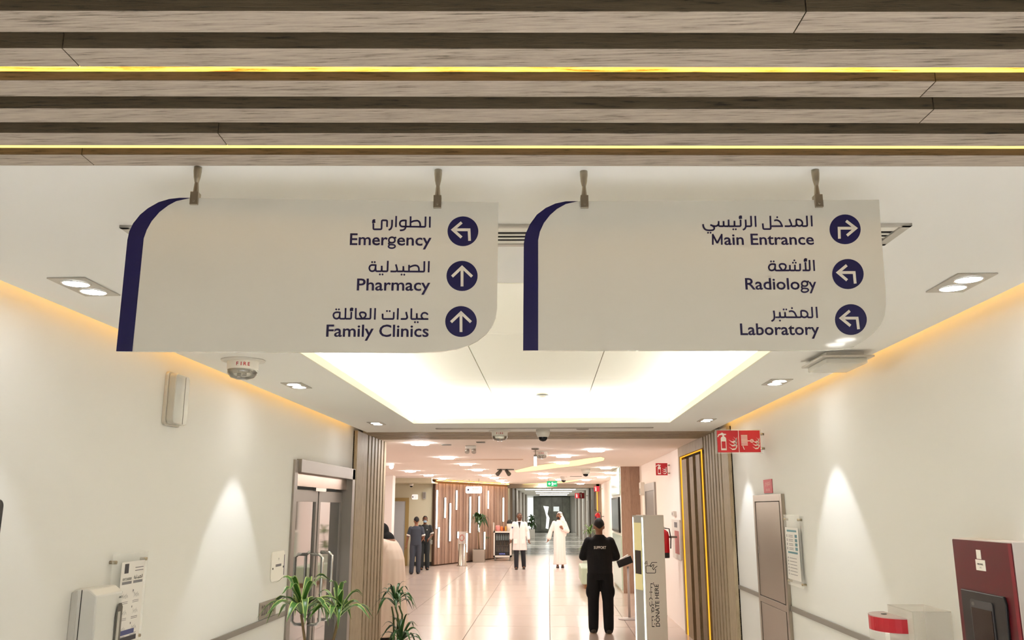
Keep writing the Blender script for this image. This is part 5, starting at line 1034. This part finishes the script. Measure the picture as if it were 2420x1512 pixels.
def folds(mb, rs, amp=.03, nf=9, ph=0, n=56, caps=True, a0=None):
    """stack of elliptical rings whose radius carries soft vertical folds growing downwards"""
    vs = []; K = len(rs)
    for q, (cx, cy, z, rx, ry) in enumerate(rs):
        am = amp * (1 - q / (K - 1)) if rs[0][2] < rs[-1][2] else amp * q / (K - 1)
        for i in range(n):
            t = 2 * pi * i / n; f = 1 + am * (sin(nf * t + ph + z * 1.5) * .6 + sin((nf * 2 + 3) * t + ph * 2 - z) * .4); vs.append((cx + rx * f * cos(t), cy + ry * f * sin(t), z))
    mb.add(vs, [(q * n + i, q * n + (i + 1) % n, (q + 1) * n + (i + 1) % n, (q + 1) * n + i) for q in range(K - 1) for i in range(n)], True)
    mb.add(vs, [tuple(range(n))[::-1], tuple(range((K - 1) * n, K * n))])
def rz_(p, a, c=(0, 0)): x, y = p[0] - c[0], p[1] - c[1]; return (c[0] + x * cos(a) - y * sin(a), c[1] + x * sin(a) + y * cos(a), p[2])
def hand(mb, w_, d, side, curl=.5, spread=(0, 1, 0)):
    """palm, four fingers and a thumb; w_ = wrist, d = pointing direction"""
    w_, d = V(w_), V(d).normalized(); s = (V(spread) - d * V(spread).dot(d)).normalized(); n = d.cross(s) * side
    limb(mb, [w_, w_ + d * .045, w_ + d * .08], [.026, .031, .030]); mb.ell(w_ + d * .055 + s * .012, .028); mb.ell(w_ + d * .055 - s * .012, .028)
    for i, L in enumerate((.062, .074, .068, .052)):
        b0 = w_ + d * .085 + s * (.030 - i * .0195); k1 = b0 + (d * cos(curl * .7) + n * sin(curl * .7)) * L * .55; k2 = k1 + (d * cos(curl * 1.6) + n * sin(curl * 1.6)) * L * .5
        limb(mb, [b0 - d * .02, b0, k1, k2], [.0105, .0105, .0095, .008])
    t0 = w_ + d * .03 + s * .028; limb(mb, [w_ + d * .015 + s * .01, t0, t0 + d * .032 + s * .022 + n * .01, t0 + d * .058 + s * .024 + n * .022], [.013, .0125, .011, .009])
def head_solids(mb, c, yaw, tilt=0, neck=None):
    R_ = lambda x, y, z: V(rz_((x, y, 0), yaw)) + V((0, 0, z)) + V(c)
    mb.ell(R_(0, .012, .015), (.078, .093, .104), 18, 14); mb.ell(R_(0, -.008, -.045), (.060, .072, .072), 16, 12); mb.ell(R_(0, -.05, -.085), (.034, .032, .028), 12, 8)
    limb(mb, [R_(0, -.086, .012), R_(0, -.108, -.024)], [.010, .0155]); mb.ell(R_(0, -.075, .028), (.052, .022, .014), 12, 8); mb.ell(R_(0, -.083, -.058), (.024, .014, .012), 12, 8)
    for s in (-1, 1): mb.ell(R_(s * .077, .012, -.012), (.012, .020, .031), 10, 8); mb.ell(R_(s * .04, -.07, -.02), (.022, .02, .02), 10, 8)
    return R_
def face_bits(t, R_, yaw, lips=True):
    e = MB(); 
    for s in (-1, 1): e = MB(); e.ell(R_(s * .031, -.0805, .006), .0115, 10, 8); loc(e, 'eye', mat('eye_white_dark', 'b8b0a8', .2), t); p = MB(); p.ell(R_(s * .031, -.0895, .006), .0058, 8, 6); loc(p, 'pupil', M_black, t); b = MB(); b.tube([R_(s * .014, -.094, .027), R_(s * .032, -.093, .032), R_(s * .05, -.082, .027)], .0045, 6); loc(b, 'eyebrow', M_hairb, t)
    if lips: m = MB(); m.ell(R_(0, -.094, -.058), (.022, .006, .006), 10, 6); loc(m, 'mouth', mat('lips', '6e3d34', .5), t)
def hair_cap(t, R_, m, yaw, r=1.0, low=-.045):
    mb = MB(); n, k = 22, 11; c0 = R_(0, .018, .02)
    vs = []
    for i in range(k + 1):
        for j in range(n):
            a = 2 * pi * j / n; front = max(0, -sin(a)); side = abs(cos(a)); zmin = -.058 + front * .125 + side * .062; tt = i / k; th = tt * math.acos(max(-1, min(1, zmin / .108)))
            x, y, z = .084 * r * sin(th) * cos(a), .099 * r * sin(th) * sin(a), .113 * r * cos(th); q = rz_((x, y, 0), yaw); vs.append((c0.x + q[0], c0.y + q[1], c0.z + z))
    mb.add(vs, [(i * n + j, (i + 1) * n + j, (i + 1) * n + (j + 1) % n, i * n + (j + 1) % n) for i in range(k) for j in range(n)], True)
    o = loc(mb, 'hair', m, t); so = o.modifiers.new('thick', 'SOLIDIFY'); so.thickness = .010; so.offset = -1; return o
PSC = {}
def shoes(t, feet, m, sole=None, dirs=(0, 0)):
    for (x, y, z), a in zip(feet, dirs):
        s = MB(); c = (x, y)
        for yy, rx, h in ((.05, .042, .065), (.0, .045, .075), (-.06, .046, .055), (-.12, .044, .04), (-.16, .034, .03)):
            q = rz_((x, y + yy, 0), a, c); s.ell((q[0], q[1], z + h * .5 + .004), (rx, .055, h * .55), 14, 10)
        fused(s, 'shoe', m, t, .009, 2)
        b = MB(); pts = [rz_((x + .05 * cos(k * pi / 8) * (1 if k < 99 else 1), y - .055 + .145 * sin(k * pi / 8), 0), a, c) for k in range(16)]; b.prism([(p[0], p[1], z) for p in pts], (0, 0, .018)); loc(b, 'sole', sole or m, t)
def skeleton(t, skin, sh=(.185, 1.40), arms=None, legs=None, head=(0, -.01, 1.60), yaw=0, curl=(.5, .5), spreads=((0, 1, 0), (0, 1, 0)), belly=1.0):
    mb = MB(); mb.rings([(0, .0, .86, .12, .09), (0, 0, .93, .155, .105), (0, 0, 1.02, .14, .10 * belly), (0, 0, 1.12, .14, .10 * belly), (0, 0, 1.24, .155, .105), (0, .005, 1.34, .165, .10), (0, .01, 1.41, .14, .08), (0, .01, 1.45, .07, .06)])
    limb(mb, [(0, .012, 1.40), (0, .0, 1.50), V(head) + V((0, .01, -.05))], [.062, .052, .052]); R_ = head_solids(mb, head, yaw)
    for s, a, cu, sp in zip((-1, 1), arms, curl, spreads):
        S = V((s * sh[0] * .92, .0, sh[1] - .02)); limb(mb, [S, a[0], a[1]], [.05, .038, .027]); hand(mb, a[1], V(a[1]) - V(a[0]) if len(a) < 3 else a[2], s, cu, sp)
    for s, l in zip((-1, 1), legs):
        limb(mb, [(s * .085, 0, .90), l[0], l[1]], [.088, .055, .038]); f = V(l[1]); limb(mb, [f, f + V((0, -.05, -.05)), f + V((0, -.12, -.055))], [.035, .034, .028])
    return fused(mb, 'body', skin, t, .0085, 3), R_
M_coat = mat('white_coat', 'efe4e0', .8, bump=.3, bscale=30); M_trs = mat('charcoal_trousers', '22242a', .8, bump=.2, bscale=40)
def trousers(t, legs, m, w_=1.0, name='trousers', top=1.02, hem=.09):
    mb = MB(); mb.rings([(0, 0, .84, .13, .10), (0, 0, .93, .168, .118), (0, 0, top, .155, .11)])
    for s, l in zip((-1, 1), legs): k, a = V(l[0]), V(l[1]); limb(mb, [(s * .085, 0, .88), (V((s * .085, 0, .88)) + k) / 2, k, (k + a) / 2, a + V((0, 0, -.02))], [.10, .092 * w_, .076 * w_, .074 * w_, .066 * w_])
    return fused(mb, name, m, t, .011, 3)
# ---- man in the white coat
p = onz(1228, 1345, 0); t = thing('person', (p.x, p.y, 0), 'man in a long white coat and dark trousers walking towards the viewer', 'person'); t.scale = (0.965,) * 3
arms = [((-.25, .0, 1.14), (-.27, -.05, .90)), ((.25, .02, 1.14), (.285, -.06, .90))]; legs = [((-.10, -.03, .48), (-.10, -.06, .09)), ((.11, .02, .48), (.13, .13, .11))]
_, R_ = skeleton(t, M_skin_d, arms=arms, legs=legs, yaw=radians(38), curl=(.6, .6)); face_bits(t, R_, radians(38)); hair_cap(t, R_, M_hairg, radians(38), 1.0)
trousers(t, legs, M_trs); shoes(t, [(-.10, -.05, 0), (.13, .14, .0)], M_black)
mb = MB(); folds(mb, [(0, 0, .58, .225, .155), (0, 0, .75, .215, .15), (0, 0, .95, .20, .14), (0, 0, 1.12, .185, .13), (0, .0, 1.28, .195, .13), (0, .005, 1.37, .185, .11), (0, .01, 1.43, .115, .085), (0, .015, 1.465, .068, .06)], .05, 7)
for s, a in zip((-1, 1), arms): limb(mb, [(s * .165, 0, 1.375), a[0], V(a[0]) * .12 + V(a[1]) * .88], [.075, .062, .052])
fused(mb, 'coat', M_coat, t, .011, 2)
m = MB(); m.prism([(-.045, -.122, 1.44), (.045, -.122, 1.44), (.004, -.142, 1.24)], (0, .02, 0)); loc(m, 'shirt', M_black, t)
for s in (-1, 1): m = MB(); m.prism([(s * .045, -.105, 1.475), (s * .088, -.10, 1.42), (s * .07, -.128, 1.34), (s * .006, -.148, 1.20)], (0, -.008, 0)); loc(m, 'lapel', mat('coat_lapel', 'f8f0ec', .8), t)
m = MB(); m.box(-.002, .002, -.162, -.155, .60, 1.2); loc(m, 'front_seam', mat('coat_shadow', 'b8aaa6', .8), t)
for s in (-1, 1): m = MB(); m.box(s * .12 - .055, s * .12 + .055, -.148, -.138, .78, .92); loc(m, 'pocket', mat('coat_lapel', 'f8f0ec', .8), t)
m = MB(); m.box(-.245, -.20, -.072, -.066, 1.24, 1.29); loc(m, 'badge', mat('notice_blue', '353a66', .5), t)
# ---- man in the white robe and headcloth
p = onz(1323, 1341, 0); t = thing('person', (p.x, p.y, 0), 'bearded man in a white ankle-length robe and white headcloth', 'person'); t.scale = (0.975,) * 3
arms = [((-.27, .03, 1.14), (-.345, .0, .90)), ((.26, -.02, 1.13), (.10, -.19, 1.20), (-.5, -.1, .5))]; legs = [((-.08, -.02, .48), (-.07, -.03, .09)), ((.08, .0, .48), (.09, .03, .09))]
hy = radians(-42); _, R_ = skeleton(t, M_skin_m, arms=arms, legs=legs, yaw=hy, curl=(.5, 1.2), spreads=((0, 1, 0), (0, 0, 1))); face_bits(t, R_, hy)
M_robe = mat('white_robe', 'f1e4de', .8, bump=.3, bscale=25)
mb = MB(); folds(mb, [(0, .0, .10, .205, .155), (0, 0, .35, .185, .15), (0, 0, .6, .18, .145), (0, 0, .85, .185, .14), (0, 0, 1.02, .18, .135), (0, 0, 1.15, .178, .13), (0, .0, 1.3, .19, .12), (0, .005, 1.38, .175, .1), (0, .01, 1.43, .10, .08), (0, .012, 1.475, .062, .058)], .075, 6, .8)
limb(mb, [(-.165, 0, 1.375), arms[0][0], V(arms[0][0]) * .08 + V(arms[0][1]) * .92], [.07, .066, .075]); limb(mb, [(.165, 0, 1.375), arms[1][0], V(arms[1][0]) * .25 + V(arms[1][1]) * .75], [.07, .07, .062])
fused(mb, 'robe', M_robe, t, .011, 2); shoes(t, [(-.07, -.06, 0), (.09, .02, 0)], mat('sandal_dark', '2a1a18', .6))
m = MB(); m.ell(R_(0, -.035, -.062), (.058, .062, .050), 14, 10); m.ell(R_(0, -.07, -.085), (.034, .034, .034), 12, 8); fused(m, 'beard', M_hairb, t, .008, 2)
mb = MB(); mb.ell(R_(0, .03, .025), (.094, .100, .108), 18, 12); a = R_(0, .055, -.06); mb.ell(a, (.105, .075, .10), 16, 10)
q1 = R_(.05, .08, -.16); limb(mb, [R_(.03, .07, -.05), R_(.09, .07, -.15), V((.17, .05, 1.33)), V((.20, .07, 1.16)), V((.19, .07, .98))], [.075, .075, .065, .058, .03]); limb(mb, [R_(-.03, .06, -.05), R_(-.05, .09, -.16), V((-.06, .12, 1.3)), V((0, .14, 1.12))], [.07, .07, .06, .04])
fused(mb, 'headcloth', mat('headcloth_white', 'f6ece6', .8, bump=.2, bscale=30), t, .010, 3)
m = MB(); m.tube([R_(.098 * cos(k * pi / 10), .03 + .103 * sin(k * pi / 10), .062) for k in range(21)], .008, 6, False); loc(m, 'head_cord', mat('cord_dark', '2a2422', .7), t)
# ---- two staff in dark uniforms
M_scr = mat('slate_scrubs', '3b414c', .8, bump=.2, bscale=40); M_scr2 = mat('dark_scrubs', '23292b', .8, bump=.2, bscale=40); M_mask = mat('mask_blue', '9fc4dc', .6)
def shirt(t, arms, m, frac=.55, hem=.86, coll=True, w_=1.0):
    mb = MB(); mb.rings([(0, 0, hem, .185 * w_, .128), (0, 0, 1.0, .17 * w_, .12), (0, 0, 1.12, .168 * w_, .118), (0, 0, 1.25, .18 * w_, .12), (0, .005, 1.35, .185 * w_, .115), (0, .01, 1.41, .14, .09), (0, .012, 1.45, .075, .068)])
    for s, a in zip((-1, 1), arms): S = V((s * .168 * w_, 0, 1.37)); E_, W2 = V(a[0]), V(a[1]); limb(mb, [S, S.lerp(E_, min(1, frac * 1.6))] + ([E_.lerp(W2, frac)] if frac > .65 else []), [.072, .062] + ([.05] if frac > .65 else []))
    return fused(mb, 'shirt', m, t, .011, 3)
p = onz(981, 1356, 0); t = thing('person', (p.x, p.y, 0), 'staff member in slate uniform seen from behind, dark hair, by the recess door', 'person', rz=pi + .15); t.scale = (0.9,) * 3
arms = [((-.24, -.01, 1.12), (-.16, -.14, .98)), ((.25, .0, 1.12), (.29, -.02, .87))]; legs = [((-.09, .0, .48), (-.09, -.02, .09)), ((.1, .03, .48), (.12, .06, .09))]
_, R_ = skeleton(t, M_skin_m, arms=arms, legs=legs, yaw=.2); face_bits(t, R_, .2); hair_cap(t, R_, M_hairb, .2, 1.03); shirt(t, arms, M_scr, .5); trousers(t, legs, M_scr, 1.05); shoes(t, [(-.09, -.02, 0), (.12, .06, 0)], M_black)
for s, a in zip((-1, 1), arms): S = V((s * .168, 0, 1.37)); E_ = V(a[0]); mb = MB(); mb.cyl(S.lerp(E_, .72), S.lerp(E_, .9), .066, .066, 18); loc(mb, 'sleeve_band', M_wp, t)
p = onz(1002, 1346, 0); t = thing('person', (p.x, p.y, 0), 'staff member with a blue face mask and dark uniform facing the viewer', 'person', rz=.25); t.scale = (0.905,) * 3
arms = [((-.25, -.02, 1.13), (-.10, -.20, 1.02)), ((.25, -.02, 1.12), (.12, -.2, 1.0))]; legs = [((-.09, .0, .48), (-.09, .02, .09)), ((.09, -.02, .48), (.1, -.02, .09))]
_, R_ = skeleton(t, M_skin_d, arms=arms, legs=legs, yaw=-.1); face_bits(t, R_, -.1, False); hair_cap(t, R_, M_hairb, -.1, 1.03); shirt(t, arms, M_scr2, .5); trousers(t, legs, M_scr2, 1.05); shoes(t, [(-.09, .02, 0), (.1, -.02, 0)], M_black)
mb = MB(); mb.ell(R_(0, -.055, -.045), (.058, .058, .048), 16, 12); fused(mb, 'face_mask', M_mask, t, .008, 2)
for s, a in zip((-1, 1), arms): S = V((s * .168, 0, 1.37)); E_ = V(a[0]); mb = MB(); mb.cyl(S.lerp(E_, .72), S.lerp(E_, .9), .066, .066, 18); loc(mb, 'sleeve_band', M_wp, t)
mb = MB(); mb.ell((.06, -.126, 1.28), (.018, .008, .018)); mb.ell((-.02, -.13, 1.22), (.02, .008, .02)); 
loc(MB().ell((.06, -.126, 1.28), (.018, .008, .018)), 'badge', M_wp, t)
# ---- man in black with SUPPORT on his back
M_blk = mat('black_polo', '0b0b0d', .85, bump=.15, bscale=60); M_cargo = mat('black_cargo', '0d0d0f', .9, bump=.15, bscale=60)
p = onz(1421, 1497, 0); t = thing('person', (p.x, p.y, 0), 'man in black uniform with SUPPORT printed on the back, seen from behind', 'person', rz=pi); t.scale = (0.955,) * 3
arms = [((-.262, -.05, 1.14), (-.13, -.25, 1.08)), ((.258, -.05, 1.14), (.12, -.26, 1.12))]; legs = [((-.115, .0, .48), (-.115, .03, .09)), ((.11, -.02, .48), (.115, -.03, .09))]
_, R_ = skeleton(t, M_skin_m, sh=(.205, 1.40), arms=arms, legs=legs, yaw=0, belly=1.15); face_bits(t, R_, 0); hair_cap(t, R_, M_hairb, 0, 1.0)
mb = MB(); mb.rings([(0, 0, .88, .195, .14), (0, 0, 1.0, .195, .14), (0, 0, 1.12, .20, .14), (0, 0, 1.25, .21, .14), (0, .005, 1.34, .212, .13), (0, .012, 1.40, .17, .105), (0, .016, 1.44, .10, .08), (0, .016, 1.475, .07, .066)])
for s, a in zip((-1, 1), arms): limb(mb, [(s * .165, 0, 1.365), (s * .215, -.01, 1.26), a[0], V(a[0]).lerp(V(a[1]), .85)], [.078, .072, .066, .048])
fused(mb, 'polo_shirt', M_blk, t, .011, 3)
mb = MB(); mb.rings([(0, 0, .80, .15, .12), (0, 0, .93, .18, .135), (0, 0, 1.0, .17, .125)])
for s, l in zip((-1, 1), legs): k, a = V(l[0]), V(l[1]); limb(mb, [(s * .09, 0, .86), (s * .105, 0, .68), k, (k + a) / 2, a + V((0, 0, .0)), a + V((0, 0, -.03))], [.115, .105, .088, .084, .078, .07]); mb.ell((s * .19, 0, .62), (.035, .07, .09))
fused(mb, 'cargo_trousers', M_cargo, t, .011, 3)
shoes(t, [(-.115, .03, 0), (.115, -.03, 0)], mat('shoe_grey', '3c362f', .7), mat('sole_tan', 'a48e78', .7))
tx = MB(); label_text(tx, 'SUPPORT', (0, .1475, 1.285), (-1, 0, 0), (0, 0, 1), .040, .02, maxw=.19); loc(tx, 'lettering', M_white, t)
# ---- stooping person in a white robe, partly behind the slatted jamb
y = 12.35; c = ony(911, 1400, y); t = thing('person', (c.x, y, 0), 'stooping person in a long white robe, half hidden by the slatted jamb', 'person', rz=-pi / 2 - .25)
M_cream = mat('cream_robe', 'ecd9c8', .8, bump=.3, bscale=20)
# faces local -Y (towards the jamb side); the back bends forward
mb = MB(); limb(mb, [(0, .03, .95), (0, .05, 1.15), (0, .0, 1.30), (0, -.05, 1.36), (0, -.09, 1.40)], [.15, .15, .13, .07, .055]); R_ = head_solids(mb, (0, -.12, 1.46), 0)
ar2 = [((-.24, -.08, 1.08), (-.2, -.28, .95)), ((.24, -.08, 1.08), (.2, -.28, .95))]
for s, a in zip((-1, 1), ar2): limb(mb, [(s * .17, 0, 1.28), a[0], a[1]], [.05, .038, .027]); hand(mb, a[1], V(a[1]) - V(a[0]), s, .6)
for s in (-1, 1): limb(mb, [(s * .085, .02, .92), (s * .09, .0, .48), (s * .09, .02, .09)], [.09, .056, .038]); limb(mb, [(s * .09, .02, .07), (s * .09, -.1, .035)], [.034, .028])
fused(mb, 'body', M_skin_m, t, .0085, 3); face_bits(t, R_, 0)
mb = MB(); folds(mb, [(0, .06, .08, .30, .27), (0, .055, .35, .275, .245), (0, .05, .65, .25, .225), (0, .05, .9, .235, .215), (0, .05, 1.1, .225, .20), (0, .03, 1.22, .215, .18), (0, 0, 1.32, .18, .15), (0, -.03, 1.37, .12, .11), (0, -.06, 1.40, .08, .08)], .07, 6, 1.4)
for s, a in zip((-1, 1), ar2): limb(mb, [(s * .165, .01, 1.28), a[0], V(a[0]).lerp(V(a[1]), .9)], [.085, .08, .07])
fused(mb, 'robe', M_cream, t, .012, 3)
mb = MB(); mb.ell(R_(0, .035, .02), (.098, .105, .115), 18, 12); mb.ell(R_(0, .06, -.07), (.10, .085, .10), 14, 10); limb(mb, [R_(0, .07, -.08), V((0, .0, 1.36))], [.10, .11]); fused(mb, 'black_headscarf', M_blk, t, .010, 3)
shoes(t, [(-.09, .02, 0), (.09, .02, 0)], M_black)
